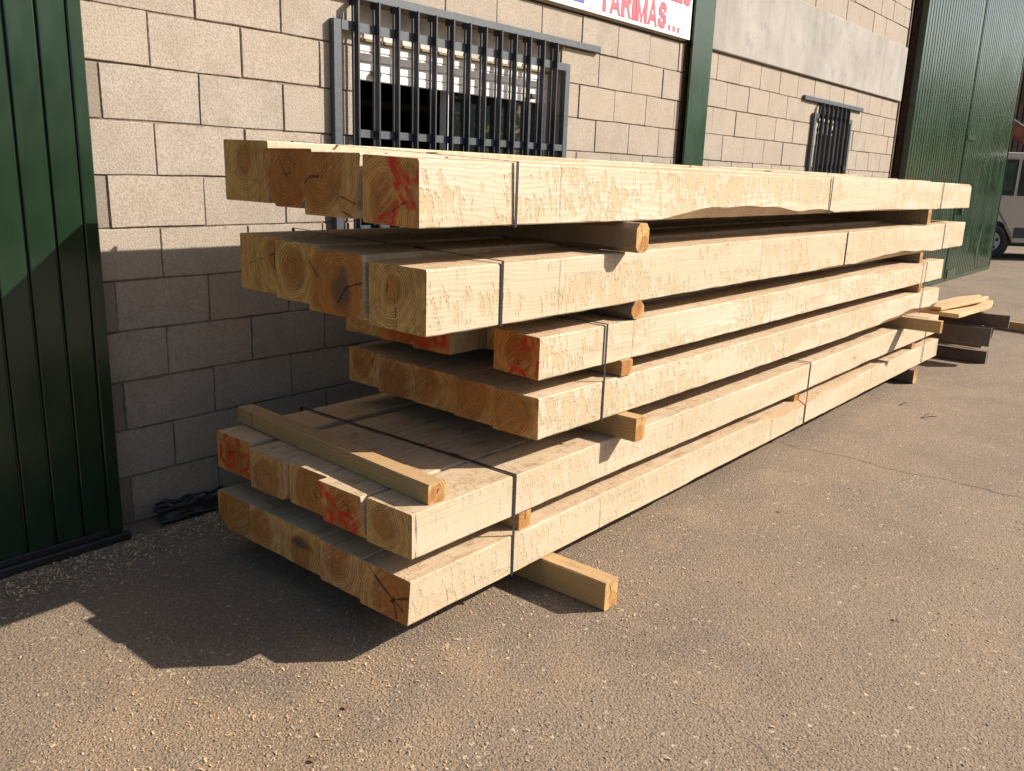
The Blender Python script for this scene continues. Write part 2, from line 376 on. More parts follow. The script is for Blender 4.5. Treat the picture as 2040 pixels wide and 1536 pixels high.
M = {}
M['ground'] = mat_ground(); M['block'] = mat_block(); M['mortar'] = mat_mortar(); M['concrete'] = mat_concrete()
M['green'] = mat_green('green_door_paint'); M['green_col'] = mat_green('green_column_paint', (0.006, 0.030, 0.015), 0.22, 0.05)
M['green_far'] = mat_green('green_sheet_paint', (0.010, 0.032, 0.015), 0.20, 0.22, 0.0, 0.0)
M['wood'] = mat_wood('fresh_sawn_timber')
M['wood_low'] = mat_wood('sawn_timber_yard_dulled', pale=(0.560, 0.470, 0.350), tan=(0.46, 0.35, 0.22), stain=1.5, tear=0.62)
M['wane'] = mat_wood('bark_side_of_timber', pale=(0.40, 0.265, 0.15), tan=(0.29, 0.17, 0.085), grain=0.5, tear=0.3, stain=1.6)
M['batten'] = mat_wood('yellow_batten_timber', pale=(0.46, 0.315, 0.145), tan=(0.36, 0.22, 0.085), grain=0.55, tear=0.15, stain=1.8)
M['batten_dark'] = mat_wood('weathered_batten_timber', pale=(0.36, 0.27, 0.17), tan=(0.26, 0.18, 0.10), grain=0.4, tear=0.2, stain=1.6, weather=0.45)
M['old'] = mat_wood('old_dark_timber', pale=(0.16, 0.12, 0.10), tan=(0.11, 0.08, 0.065), grain=0.3, tear=0.2, stain=1.0, weather=0.7)
M['old_grey'] = mat_wood('old_grey_timber', pale=(0.24, 0.20, 0.16), tan=(0.17, 0.13, 0.10), grain=0.3, tear=0.2, stain=1.0, weather=0.45)
M['slab'] = mat_wood('split_pale_timber', pale=(0.64, 0.48, 0.27), tan=(0.52, 0.36, 0.175), grain=0.3, tear=0.4, stain=0.4)
M['strap'] = plain('black_plastic_strap', (0.022, 0.020, 0.026), 0.42, var=0.3, scale=50)
M['grille'] = plain('grey_grille_paint', (0.060, 0.070, 0.082), 0.42, var=0.15, scale=40)
M['grille_bar'] = plain('shade_darkened_bar_paint', (0.026, 0.029, 0.037), 0.42, var=0.15, scale=40)  # same grille paint, darkened to paint in the shade on the bars
M['white_pvc'] = plain('white_shutter_plastic', (0.78, 0.77, 0.74), 0.4, var=0.06, scale=20)
M['alu'] = plain('aluminium_window_frame', (0.52, 0.53, 0.54), 0.38, 0.4, var=0.06)
M['black'] = plain('unlit_black', (0.003, 0.003, 0.003), 0.95, var=0.2, spec=0.0)  # near-black colour standing in for missing light in room and jamb
M['rust'] = plain('rusty_steel', (0.085, 0.042, 0.022), 0.8, var=0.5, scale=25, bump=0.4)
M['rubber'] = plain('black_rubber', (0.013, 0.013, 0.014), 0.5, var=0.3)
M['shutter_stop'] = plain('brown_rubber_stop', (0.05, 0.028, 0.018), 0.6)
M['header'] = plain('dusty_shutter_header', (0.50, 0.46, 0.40), 0.6, var=0.3, scale=9)
M['ochre'] = plain('ochre_guide_strip', (0.20, 0.13, 0.065), 0.6)

def mat_glass():
    m = NT('window_glass'); m.put(m.bsdf.inputs['Base Color'], (0.012, 0.016, 0.016)); 
    wav = m.noise(m.coord(), 1.2, 2)
    return m.done((0.010, 0.013, 0.013), 0.03, m.bump(wav, 0.04, 0.02), 0, 0.9)
M['glass'] = mat_glass()

# ------------------------------------------------------------------ ground
def smooth(a, b, x):
    t = max(0.0, min(1.0, (x - a) / (b - a))); return t * t * (3 - 2 * t)
def gz(x, y): return 0.09 * smooth(7.0, 12.0, x)
xs = [-400, -150, -60, -30, -15, -8] + [-5 + 0.5 * i for i in range(50)] + [22, 25, 30, 40, 60, 100, 200, 400]
ys = [-400, -150, -60, -30, -15, -8] + [-5 + 0.5 * i for i in range(22)] + [8, 12, 20, 40, 80, 200, 400]
gv = [(x, y, gz(x, y)) for y in ys for x in xs]; nx = len(xs)
gf = [[j * nx + i, j * nx + i + 1, (j + 1) * nx + i + 1, (j + 1) * nx + i] for j in range(len(ys) - 1) for i in range(nx - 1)]
tag(mesh_obj('ground', gv, gf, M['ground'], smooth=True), 'worn asphalt yard with exposed stones and sawdust', kind='structure')

# ------------------------------------------------------------------ block wall
wall = empty('block_wall', (0, 0, 0)); tag(wall, 'tan concrete block wall of the warehouse behind the timber pile', 'wall')
WIN = [(1.20, 2.79, 1.0, 2.2), (6.96, 7.76, 1.0, 2.2)]
WX0, WX1 = -0.9, 9.40
def block_mesh(wd, ht, dp, seed):
    rng = random.Random(seed); b = 0.0026
    j = lambda s: rng.uniform(-s, s)
    # front outline with 3 points per long side so that the arrises are not ruler straight
    def outline(inset, y, s):
        x0, x1, z0, z1 = inset, wd - inset, inset, ht - inset; pts = []
        n = max(1, int(round(wd / 0.1)))
        for k in range(n): pts.append((x0 + (x1 - x0) * k / n + j(s), y, z0 + j(s)))
        for k in range(2): pts.append((x1 + j(s), y, z0 + (z1 - z0) * k / 2 + j(s)))
        for k in range(n): pts.append((x1 - (x1 - x0) * k / n + j(s), y, z1 + j(s)))
        for k in range(2): pts.append((x0 + j(s), y, z1 - (z1 - z0) * k / 2 + j(s)))
        return pts
    A = outline(b, 0.0, 0.0020); B = outline(0.0, b + 0.001, 0.0016); n = len(A)
    Cc = [(x, dp, z) for x, y, z in B]
    v = A + B + Cc
    f = [list(range(n))]
    for a in (0, n): f += [[a + k, a + n + k, a + n + (k + 1) % n, a + (k + 1) % n] for k in range(n)]
    me = bpy.data.meshes.new('block'); me.from_pydata(v, [], f); me.update(); me.materials.append(M['block'])
    return me
_bm = {}
def get_block(wd, k):
    key = (round(wd, 3), k % 4)
    if key not in _bm: _bm[key] = block_mesh(wd, 0.1948, 0.10, hash(key) & 0xffff)
    return _bm[key]
hidden = MB(); blk = []
rows = [(i * 0.2, i) for i in range(12)] + [(3.0 + i * 0.2, 12 + i) for i in range(8)]
rng = random.Random(3)
for z, ri in rows:
    segs = [(WX0, 4.27), (4.62, WX1)] if z < 2.4 else [(4.62, WX1)]
    for (sx0, sx1) in segs:
        right = sx0 > 4
        odd = (ri % 2 == 1)            # rows 0.2-0.4, ... 1.8-2.0
        off = 0.2 if odd else 0.0
        if right: off = 0.0 if odd else 0.2
        k0 = math.floor((sx0 - off) / 0.4); x = off + k0 * 0.4
        while x < sx1 - 1e-6:
            a = max(x, sx0); b = min(x + 0.4, sx1); x += 0.4
            spans = [(a, b)]
            for (w0, w1, z0, z1) in WIN:
                if z0 - 0.01 < z + 0.1 < z1:
                    ns = []
                    for (p, q) in spans:
                        if q <= w0 or p >= w1: ns.append((p, q)); continue
                        if p < w0: ns.append((p, w0 + 0.004))
                        if q > w1: ns.append((w1 - 0.004, q))
                    spans = ns
            for (p, q) in spans:
                if q - p < 0.03: continue
                g0, g1 = p + 0.0027, q - 0.0027
                dx, dz, dd = rng.uniform(-0.0016, 0.0016), rng.uniform(-0.0014, 0.0014), rng.uniform(-0.0030, 0.0030)
                if right or z > 0: pass
                me = get_block(g1 - g0, rng.randrange(4))
                unseen = (z < 1.15 and p > 2.3) or (z >= 3.6) or p < -0.35
                if unseen:
                    hidden.add(([tuple(q_.co) for q_ in me.vertices], [list(pl.vertices) for pl in me.polygons]), 0, Matrix.Translation((g0 + dx, dd, z + 0.0026 + dz)))
                else:
                    blk.append((me, (g0 + dx, dd, z + 0.0026 + dz)))
for i, (me, l) in enumerate(blk):
    if i < 300: link('block', me, wall, l)
    else: hidden.add(([tuple(q_.co) for q_ in me.vertices], [list(pl.vertices) for pl in me.polygons]), 0, Matrix.Translation(l))
tag(hidden.build('block_field', M['block'], wall), 'concrete blocks low down behind the pile', kind='stuff')
mb = MB()
MY = 0.0075
def wallpanel(x0, x1, z0, z1): mb.box(x0, x1, MY, 0.20, z0, z1)
for (sx0, sx1, wi) in ((WX0, 4.26, 0), (4.63, WX1 - 0.004, 1)):
    w0, w1, z0, z1 = WIN[wi]
    wallpanel(sx0, w0 + 0.006, 0.0, 2.4); wallpanel(w1 - 0.006, sx1, 0.0, 2.4)
    wallpanel(w0 + 0.006, w1 - 0.006, 0.0, z0 + 0.003); wallpanel(w0 + 0.006, w1 - 0.006, z1, 2.4)
wallpanel(4.63, WX1 - 0.004, 3.0, 4.6)
mb.build('mortar', M['mortar'], wall)
MB().box(4.615, WX1, -0.028, 0.2, 2.405, 2.995, 0.006).build('concrete_band', M['concrete'], wall)
MB().box(-1.5, 4.262, -0.012, 0.2, 2.412, 2.995, 0.006).build('concrete_band', M['concrete'], wall)
MB().box(-1.5, 4.262, -0.006, 0.2, 3.0, 4.6).build('plaster', M['concrete'], wall)
# behind everything: a dark room so that the openings are not lit from the back
rm = MB()
for (x0, x1, y0, y1, z0, z1) in ((-1.2, 15.2, 3.0, 3.05, 0, 4.7), (-1.2, 15.2, 0.25, 3.05, 4.6, 4.7), (-1.25, -1.2, 0.2, 3.05, 0, 4.7), (15.2, 15.25, 0.2, 3.05, 0, 4.7), (-1.2, 15.2, 0.21, 3.0, 0.1, 0.12)):
    rm.box(x0, x1, y0, y1, z0, z1)
rm.build('room_shell', M['black'], wall)

# windows are parts of the wall
def window(w0, w1, z0, z1, big):
    root = MB().box(w0 + 0.001, w1 - 0.001, 0.205, 0.235, z0 - 0.02, z0 + 0.004).build('window', M['alu'], wall)
    def part(nm, mat, *b, bev=0.0): return MB().box(*b, bev).build(nm, mat, root)
    W = w1 - w0; top = 2.05; fy0, fy1 = 0.12, 0.16
    # reveal
    part('sill', M['concrete'], w0 - 0.002, w1 + 0.002, -0.025, 0.2, z0 - 0.03, z0 + 0.001, bev=0.004)
    part('reveal', M['header'], w0 - 0.03, w0 + 0.001, 0.103, 0.2, z0, z1); part('reveal', M['header'], w1 - 0.001, w1 + 0.03, 0.103, 0.2, z0, z1)
    part('header', M['header'], w0 + 0.001, w1 - 0.001, 0.075, 0.10, 2.055, z1 + 0.002)
    part('guide_strip', M['ochre'], w0 + 0.001, w1 - 0.001, 0.070, 0.102, 2.043, 2.0545)
    zb = 1.865 if big else 1.93; z = 2.043; k = 0
    while z > zb + 0.01:
        zl = max(z - 0.045, zb)
        part('shutter_slat', M['white_pvc'], w0 + 0.012, w1 - 0.012, 0.088, 0.100, zl + 0.0015, z - 0.001, bev=0.004); z -= 0.045
    for x in (w0 + 0.20, w1 - 0.17):
        part('shutter_stop', M['shutter_stop'], x - 0.025, x + 0.025, 0.055, 0.0875, zb + 0.02, zb + 0.05, bev=0.008)
    part('guide_rail', M['white_pvc'], w0 + 0.001, w0 + 0.022, 0.084, 0.118, z0, 2.042); part('guide_rail', M['white_pvc'], w1 - 0.022, w1 - 0.001, 0.084, 0.118, z0, 2.042)
    xm = w0 + W * 0.475
    part('frame', M['alu'], w0 + 0.001, w1 - 0.001, fy0, fy1, z0 + 0.004, z0 + 0.05); part('frame', M['alu'], w0 + 0.001, w1 - 0.001, fy0, fy1, 2.0, 2.054)
    part('frame', M['alu'], w1 - 0.05, w1 - 0.001, fy0, fy1, z0 + 0.051, 1.999)
    part('frame', M['alu'], w0 + 0.001, w0 + 0.03, fy0, fy1, z0 + 0.051, 1.999)
    part('mullion', M['white_pvc'], xm - 0.022, xm + 0.022, fy0 - 0.012, fy1, z0 + 0.051, 1.999)
    if big: part('frame', M['alu'], w1 - 0.165, w1 - 0.115, fy0, fy1, z0 + 0.051, 1.999)
    part('pane', M['glass'], xm + 0.0225, w1 - 0.0505, 0.138, 0.144, z0 + 0.051, 1.999)
    if not big: part('pane', M['glass'], w0 + 0.0305, xm - 0.0225, 0.138, 0.144, z0 + 0.051, 1.999)
window(*WIN[0], True); window(*WIN[1], False)

# ------------------------------------------------------------------ window grilles
def grille(name, label, fx0, fx1, lx0, lx1, bx0, nb, step, w0, w1):
    g = empty(name, (fx0, -0.03, 0.95)); tag(g, label, 'grille', 'grey steel window grilles')
    inv = Matrix.Translation((-fx0, 0.03, -0.95))
    def part(nm, *b, bev=0.0): return MB().box(*b, bev, 0, inv).build(nm, M['grille'], g)
    ft, fb = 2.10, 0.96
    part('frame_bar', fx0, fx0 + 0.045, -0.034, -0.002, fb, ft, bev=0.002); part('frame_bar', fx1 - 0.045, fx1, -0.034, -0.002, fb, ft, bev=0.002)
    part('frame_bar', fx0 + 0.0455, fx1 - 0.0455, -0.036, -0.028, ft - 0.042, ft - 0.001); part('frame_bar', fx0 + 0.0455, fx1 - 0.0455, -0.036, -0.028, fb, fb + 0.04)
    part('lintel_bar', lx0, lx1, -0.030, -0.002, 2.200, 2.238, bev=0.002)
    for z in (1.595, 1.15): part('cross_bar', w0 - 0.005, w1 + 0.005, -0.036, -0.028, z, z + 0.036)
    for i in range(nb):
        x = bx0 + i * step
        q = MB(); q.box(x - 0.0055, x + 0.0055, -0.066, -0.0365, 0.99, 2.185, 0.0015, 0, inv); q.box(x - 0.0052, x + 0.0052, -0.0655, -0.0025, 2.170, 2.198, 0.0015, 0, inv)
        q.build('bar', M['grille_bar'], g)
        MB().box(x - 0.0042, x + 0.0042, -0.0275, -0.016, 0.99, 2.196, 0.002, 0, inv).build('rear_bar', M['grille_bar'], g)
grille('window_grille', 'wide grey steel grille of thirteen bars over the shuttered window behind the pile', 1.055, 2.85, 0.85, 3.17, 1.175, 13, 0.1253, *WIN[0][:2])
grille('window_grille', 'narrow grey steel grille over the small far window beside the tall green door', 6.80, 7.84, 6.53, 8.15, 6.935, 7, 0.1205, *WIN[1][:2])

# ------------------------------------------------------------------ sign
sg = empty('sign', (2.7, -0.02, 2.42)); tag(sg, 'white shop sign with red TARIMAS lettering above the window', 'sign')
def mat_sign():
    m = NT('white_sign_panel'); P = m.coord(); n = m.noise(P, 14, 4)
    sp = m.math('MULTIPLY', m.ramp(m.voro(P, 30), 0.10, 0.06), m.ramp(m.noise(P, 5, 2), 0.55, 0.62))
    c = m.mix(n, (0.80, 0.79, 0.77), (0.72, 0.71, 0.68)); c = m.mix(m.math('MULTIPLY', sp, 0.6), c, (0.3, 0.27, 0.24))
    return m.done(c, 0.45)
M['sign'] = mat_sign(); M['sign_red'] = plain('faded_red_lettering', (0.58, 0.055, 0.085), 0.5, var=0.18, scale=5)
M['sign_dark'] = plain('dark_red_outline', (0.22, 0.02, 0.05), 0.5); M['sign_blue'] = plain('blue_print', (0.05, 0.07, 0.33), 0.5, var=0.1)
MB().box(-1.5, 1.572, -0.016, -0.010, -0.002, 0.75, 0.002).build('panel', M['sign'], sg)
MB().box(-1.5, 1.56, -0.0095, 0.006, 0.02, 0.06).build('rail', M['rust'], sg)
MB().box(-0.55, 0.252, -0.0195, -0.0165, 0.037, 0.5).build('blue_print', M['sign_blue'], sg)
def stroke_strip(pts, t):
    out = []
    for k in range(len(pts) - 1):
        (x0, y0), (x1, y1) = pts[k], pts[k + 1]
        out.append((k, x0, y0, x1, y1))
    nrm = []
    for k in range(len(pts)):
        a = pts[max(0, k - 1)]; b = pts[min(len(pts) - 1, k + 1)]; dx, dy = b[0] - a[0], b[1] - a[1]; l = math.hypot(dx, dy); nrm.append((-dy / l * t / 2, dx / l * t / 2))
    L_ = [(p[0] + q[0], p[1] + q[1]) for p, q in zip(pts, nrm)]; R_ = [(p[0] - q[0], p[1] - q[1]) for p, q in zip(pts, nrm)]
    return [[L_[k], R_[k], R_[k + 1], L_[k + 1]] for k in range(len(pts) - 1)]
def rc(x0, y0, x1, y1): return [(x0, y0), (x1, y0), (x1, y1), (x0, y1)]
_S = [(.88, .70), (.82, .84), (.66, .91), (.46, .91), (.25, .86), (.14, .74), (.18, .61), (.36, .54), (.62, .47), (.83, .39), (.88, .26), (.78, .14), (.58, .09), (.38, .09), (.18, .15), (.11, .30)]
_B = [(.45, .92), (.70, .90), (.86, .80), (.86, .64), (.70, .53), (.45, .50)]
LET = {'T': (.80, [rc(0, .82, 1, 1), rc(.37, 0, .63, .82)]), 'I': (.26, [rc(0, 0, 1, 1)]), 'L': (.72, [rc(0, 0, .3, 1), rc(.3, 0, 1, .18)]),
       'E': (.76, [rc(0, 0, .28, 1), rc(.28, .82, 1, 1), rc(.28, .42, .92, .59), rc(.28, 0, 1, .18)]),
       'A': (.98, [[(0, 0), (.24, 0), (.60, 1), (.38, 1)], [(.76, 0), (1, 0), (.62, 1), (.40, 1)], rc(.22, .20, .78, .36)]),
       'R': (.92, [rc(0, 0, .25, 1), rc(.25, .84, .46, 1), rc(.25, .42, .46, .58)] + stroke_strip(_B, .17) + [[(.46, .44), (.72, .46), (1, 0), (.74, 0)]]),
       'M': (1.08, [rc(0, 0, .2, 1), rc(.8, 0, 1, 1), [(.2, 1), (.2, .62), (.43, 0), (.57, 0)], [(.8, 1), (.8, .62), (.57, 0), (.43, 0)]]),
       'S': (.86, stroke_strip(_S, .19))}
def word(txt, width, height, x, z):
    gap = .16; tot = sum(LET[c][0] for c in txt) + gap * (len(txt) - 1); k = width / tot; cx = x
    for c in txt:
        lw, polys = LET[c]
        for (mat, e, y0) in ((M['sign_dark'], .0085, -.0165), (M['sign_red'], .0025, -.0176)):
            v = []; f = []
            for j, pl in enumerate(polys):
                P_ = [(cx + px * lw * k, z + pz * height) for px, pz in pl]; mx = sum(p[0] for p in P_) / 4; mz = sum(p[1] for p in P_) / 4; i = len(v)
                for (px, pz) in P_: v.append((px + e * (1 if px > mx else -1), y0 - .00004 * j, pz + e * (1 if pz > mz else -1)))
                f.append([i, i + 1, i + 2, i + 3])
            mesh_obj('letter' if y0 < -.017 else 'letter_outline', v, f, mat, sg)
        cx += (lw + gap) * k
word('TARIMAS', 0.80, 0.150, 0.420, 0.030); word('ALES', 0.46, 0.150, 1.085, 0.222)
for i in range(3):
    x = 1.255 + i * 0.064
    MB().box(x - 0.003, x + 0.031, -0.0170, -0.0166, 0.023, 0.059).build('letter_outline', M['sign_dark'], sg)
    MB().box(x, x + 0.028, -0.0174, -0.0171, 0.026, 0.056).build('letter', M['sign_red'], sg)
for i in range(8):
    for zz in (0.018, 0.032):
        MB().cyl((-1.2 + i * 0.38, -0.0162, zz), (-1.2 + i * 0.38, -0.0185, zz), 0.004, n=6).build('rivet', M['grille'], sg)

# ------------------------------------------------------------------ steel column
cm = empty('steel_column', (4.44, 0, 0)); tag(cm, 'tall green steel column beside the white sign', 'column')
MB().box(-0.150, 0.155, -0.055, -0.038, 0.0, 6.0, 0.003).build('flange', M['green_col'], cm)
MB().box(-0.012, 0.012, -0.0375, 0.14, 0.0, 6.0).build('web', M['green_col'], cm)
MB().box(-0.165, 0.170, 0.0, 0.02, 0.0, 6.0).build('backing_angle', M['rust'], cm)

# ------------------------------------------------------------------ near sliding door (left)
dl = empty('sliding_door', (-0.10, -0.12, 0.03)); tag(dl, 'dark green ribbed sliding door at the left edge, half in shade', 'door', 'green metal doors')
def strip(w_, h_, seed):
    """one pressed sheet rib: flat face with rounded arrises and a groove on each side"""
    prof = [(0.0, 0.017), (0.0035, 0.016), (0.0052, 0.0022), (0.0085, 0.0), (w_ - 0.0085, 0.0), (w_ - 0.0052, 0.0022), (w_ - 0.0035, 0.016), (w_, 0.017)]
    rg = random.Random(seed); zsn = 14; v = []; n = len(prof)
    for k in range(zsn + 1):
        z = h_ * k / zsn
        for i, (x, y) in enumerate(prof):
            v.append((x, y + (rg.uniform(-0.0011, 0.0011) if 2 <= i <= 5 else 0), z))
    f = [[k * n + i, k * n + i + 1, (k + 1) * n + i + 1, (k + 1) * n + i] for k in range(zsn) for i in range(n - 1)]
    me = bpy.data.meshes.new('panel'); me.from_pydata(v, [], f); me.update(); me.materials.append(M['green'])
    return me
sms = [strip(0.1003, 3.4, s) for s in (1, 2, 3)]
for k in range(16): link('panel', sms[k % 3], dl, (-0.05 - 0.1003 * (k + 1), 0.0, 0.03))
MB().box(-0.0495, 0.0, -0.004, 0.05, 0.0, 3.45, 0.004).build('edge_frame', M['green'], dl)
MB().box(-1.66, -0.05, 0.0165, 0.05, 0.0, 3.45).build('backing', M['green'], dl)
MB().box(-1.66, -0.05, -0.006, 0.016, -0.005, 0.028, 0.003).build('bottom_rail', M['rubber'], dl)
MB().box(-1.66, 0.02, -0.030, -0.008, -0.028, 0.006, 0.006).build('rubber_seal', M['rubber'], dl)

# ------------------------------------------------------------------ far green doors (right)
def corrugated(x0, x1, z0, z1, y, pitch, depth, mat, name, parent, dent=None):
    n = int((x1 - x0) / pitch); pts = []
    for i in range(n):
        a = x0 + i * pitch
        for (t, d) in ((0.0, 0.0), (0.74, 0.0), (0.80, depth), (0.94, depth)): pts.append((a + t * pitch, y + d))
    pts.append((x1, y)); m_ = len(pts); zs = [z0 + (z1 - z0) * k / 16 for k in range(17)]
    rg = random.Random(int(x0 * 10)); v = []
    for z in zs:
        for (x, yy) in pts:
            d = 0.003 * mnoise.noise(Vector((x * 0.9, z * 0.5, 3.0)))
            if dent: d += dent[2] * math.exp(-((x - dent[0]) / 0.10) ** 2 - ((z - dent[1]) / 0.30) ** 2)
            v.append((x, yy + d, z))
    f = [[k * m_ + i, k * m_ + i + 1, (k + 1) * m_ + i + 1, (k + 1) * m_ + i] for k in range(16) for i in range(m_ - 1)]
    return mesh_obj(name, v, f, mat, parent)
DY = -0.127
for (nm, lab, x0, x1) in (('sheet_door', 'tall green corrugated door leaf nearest the far barred window', 9.60, 12.28), ('sheet_door', 'green corrugated door leaf at the building corner, in front of the van', 12.31, 15.32)):
    d = empty(nm, (x0, DY, 0.1)); tag(d, lab, 'door', 'green metal doors')
    L = x1 - x0
    corrugated(0.03, L - 0.03, 0.05, 4.8, 0.0, 0.112, 0.009, M['green_far'], 'sheet', d, dent=(1.9, 0.35, 0.03) if x0 > 12 else None)
    for (a, b) in ((0.0, 0.0295), (L - 0.0295, L)): MB().box(a, b, -0.008, 0.07, 0.0, 4.85, 0.003).build('frame_post', M['green_far'], d)
    MB().box(0.03, L - 0.03, -0.006, 0.06, 0.0, 0.049, 0.003).build('bottom_rail', M['green_far'], d)
    MB().box(0.03, L - 0.03, 0.075, 0.09, 0.06, 4.8).build('backing', M['rust'], d)
    if x0 > 12:
        MB().box(0.02, 0.5, -0.016, -0.0085, 2.02, 2.08, 0.002).build('hinge_bar', M['green_far'], d)
        q = MB(); q.box(0.20, 0.28, -0.05, -0.009, 1.02, 1.05, 0.003); q.box(0.225, 0.25, -0.05, -0.009, 0.96, 1.12, 0.003); q.build('latch', M['grille'], d)
        MB().box(0.06, 0.55, -0.016, -0.0085, 0.03, 0.16, 0.003).build('kick_plate', M['green_far'], d)
jb = empty('door_jamb', (9.5, 0, 0)); tag(jb, 'dark steel jamb between block wall and tall green door', 'jamb')
MB().box(-0.095, -0.055, -0.012, 0.2, 0.0, 4.8, 0.003).build('edge_angle', M['rust'], jb)
MB().box(-0.054, 0.14, 0.03, 0.2, 0.0, 4.8).build('shadow_channel', M['black'], jb)  # coloured black for the shadow the proud door throws here
MB().box(0.142, 0.2, -0.045, 0.2, 0.0, 4.8).build('guide', M['rust'], jb)

# ------------------------------------------------------------------ timber
ENDS = ['first', 'second', 'third', 'fourth', 'fifth']
LAYN = {1: 'bottom layer', 2: 'second layer up', 3: 'third layer up', 4: 'fourth layer up', 5: 'fifth layer up', 6: 'top layer'}

def timber(name, x0, x1, yb, yf, z0, z1, mats, skew=(0, 0), end=(0, 0), wane=(), top_in=0.0, cham=None, nsec=36, seed=0, wob=0.0018, zt_b=None):
    """sawn beam along x. yf = front (towards the camera, smaller y), yb = back. skew=(dx at top, dx front->back) of the near end;
    end=(dy, dz) at the far end. wane: (corner, x centre, half length, size). corners: 0 front-bottom 1 front-top 2 back-top 3 back-bottom"""
    rg = random.Random(seed + 11); ym, xm = (yb + yf) / 2, (x0 + x1) / 2; c0 = cham or (0.003, 0.003, 0.003, 0.003)
    secs = []; L = x1 - x0; wmap = []
    xs_ = [x0 + L * k / nsec for k in range(nsec + 1)]
    ph = [rg.uniform(0, 9) for _ in range(6)]
    for k, x in enumerate(xs_):
        t = (x - x0) / L
        dy = end[0] * t + wob * math.sin(2.1 * x + ph[0]) + wob * 0.5 * math.sin(5.7 * x + ph[1]); dz = end[1] * t + wob * math.sin(1.7 * x + ph[2])
        ch = [c * (1.0 + 0.9 * abs(mnoise.noise(Vector((x * 6.0, q_ * 3.3, seed * 1.7)))) * 2) for q_, c in enumerate(c0)]; wm = [False] * 4
        for (cn, xc, hl, sz) in wane:
            u = (x - xc) / hl
            if abs(u) < 1:
                s = sz * (1 - u * u) ** 0.8 * (0.78 + 0.35 * mnoise.noise(Vector((x * 3.1, cn, seed)))); 
                if s > ch[cn]: ch[cn] = s; wm[cn] = s > 0.006
        f_, b_ = yf + dy, yb + dy; lo, hi = z0 + dz, z1 + dz
        hb = hi if zt_b is None else zt_b + dz
        jit = lambda: rg.uniform(-0.0007, 0.0007)
        pts = [(f_ + ch[0] * 0.75, lo), (f_, lo + ch[0]), (f_ + top_in, hi - ch[1]), (f_ + top_in + ch[1] * 0.9, hi), (b_ - ch[2], hb), (b_, hb - ch[2]), (b_, lo + ch[3]), (b_ - ch[3], lo)]
        row = []
        for (y, z) in pts:
            xx = x
            if k == 0: xx = x + skew[0] * (z - z0) / (z1 - z0) + skew[1] * (y - yf) / (yb - yf) + jit()
            row.append((xx - xm, y + jit() - ym, z + jit() - z0))
        secs += row; wmap.append(wm)
    f = []; mi = []
    for k in range(nsec):
        for i in range(8):
            j = (i + 1) % 8
            f.append([k * 8 + i, k * 8 + j, (k + 1) * 8 + j, (k + 1) * 8 + i])
            corner = {0: 0, 2: 1, 4: 2, 6: 3}.get(i)
            mi.append(2 if corner is not None and (wmap[k][corner] or wmap[k + 1][corner]) else 0)
    f.append([0, 7, 6, 5, 4, 3, 2, 1]); mi.append(1)
    f.append([nsec * 8 + i for i in range(8)]); mi.append(1)
    return mesh_obj(name, secs, f, mats, None, mi, (xm, ym, z0))

def uvmap(pl, yb, yf, z0, z1):
    """(u: back 0 -> front 1, v: bottom 0 -> top 1)  ->  local (y, z)"""
    return [((0.5 - u) * (yb - yf), v * (z1 - z0)) for u, v in pl]

R = {}
# layer -> list of beams (x0, x1, y back, y front, z0, z1, options)
R[1] = [dict(x=(.102, 5.93), y=(-.483, -.694), z=(.110, .252), cham=(.003, .003, .003, .030)),
        dict(x=(.100, 5.96), y=(-.697, -.911), z=(.108, .251)),
        dict(x=(.096, 5.90), y=(-.914, -1.114), z=(.108, .250), blot=(.42, .62, .075, .022)),
        dict(x=(.084, 5.95), y=(-1.122, -1.334), z=(.107, .250)),
        dict(x=(.070, 5.97), y=(-1.339, -1.560), z=(.106, .249), skew=(.012, 0), end=(-.03, .01), pith=(.68, .45), heart=.07,
             cracks=[([(.68, .45), (.30, .78)], .006), ([(.68, .45), (.95, .62)], .005), ([(.68, .45), (.78, .08)], .006), ([(.68, .45), (.90, .30)], .004), ([(.30, .78), (.12, .98)], .003), ([(.64, .40), (.68, .45), (.70, .52)], .008)],
             wane=((1, 3.0, .42, .045), (1, 3.75, .30, .020)))]
R[2] = [dict(x=(.142, 5.80), y=(-.431, -.646), z=(.322, .467), tint=(1.0, .80, .62), pith=(.55, .45), cracks=[([(.3, .5), (.62, .62)], .004)],
             paint=[([(.28, .98), (.22, .80), (.35, .72)], .010), ([(.62, .98), (.66, .86)], .014), ([(.12, .62), (.10, .30), (.30, .12), (.50, .22), (.52, .48), (.38, .55), (.34, .30)], .012),
                    ([(.72, .55), (.98, .62), (.92, .30), (.78, .12), (.95, .08)], .012)]),
        dict(x=(.107, 5.84), y=(-.700, -.917), z=(.321, .467), pith=(.45, .28), heart=.05, cham=(.014, .003, .003, .003), tint=(1, 1, 1.05)),
        dict(x=(.112, 5.79), y=(-.922, -1.134), z=(.321, .467), pith=(.66, .48), cracks=[([(.66, .50), (.70, .40)], .008)]),
        dict(x=(.094, 5.86), y=(-1.129, -1.340), z=(.320, .466), skew=(-.02, 0), tint=(1.0, .84, .70), pith=(.6, .4), cracks=[([(.55, .75), (.72, .60), (.62, .40)], .003)],
             paint=[([(.06, .98), (.03, .62)], .010), ([(.12, .84), (.24, .66), (.36, .52)], .015), ([(.08, .34), (.06, .05), (.22, .05), (.26, .28), (.10, .36)], .010), ([(.58, .12), (.46, .20), (.46, .38), (.62, .42), (.78, .34), (.80, .12), (.70, .0)], .012), ([(.50, .22), (.66, .22)], .008)]),
        dict(x=(.085, 5.86), y=(-1.356, -1.560), z=(.321, .467), end=(-.03, 0), pith=(.40, .52), heart=.03, tint=(.95, 1.0, .95), wane=((0, 4.2, .25, .012),))]
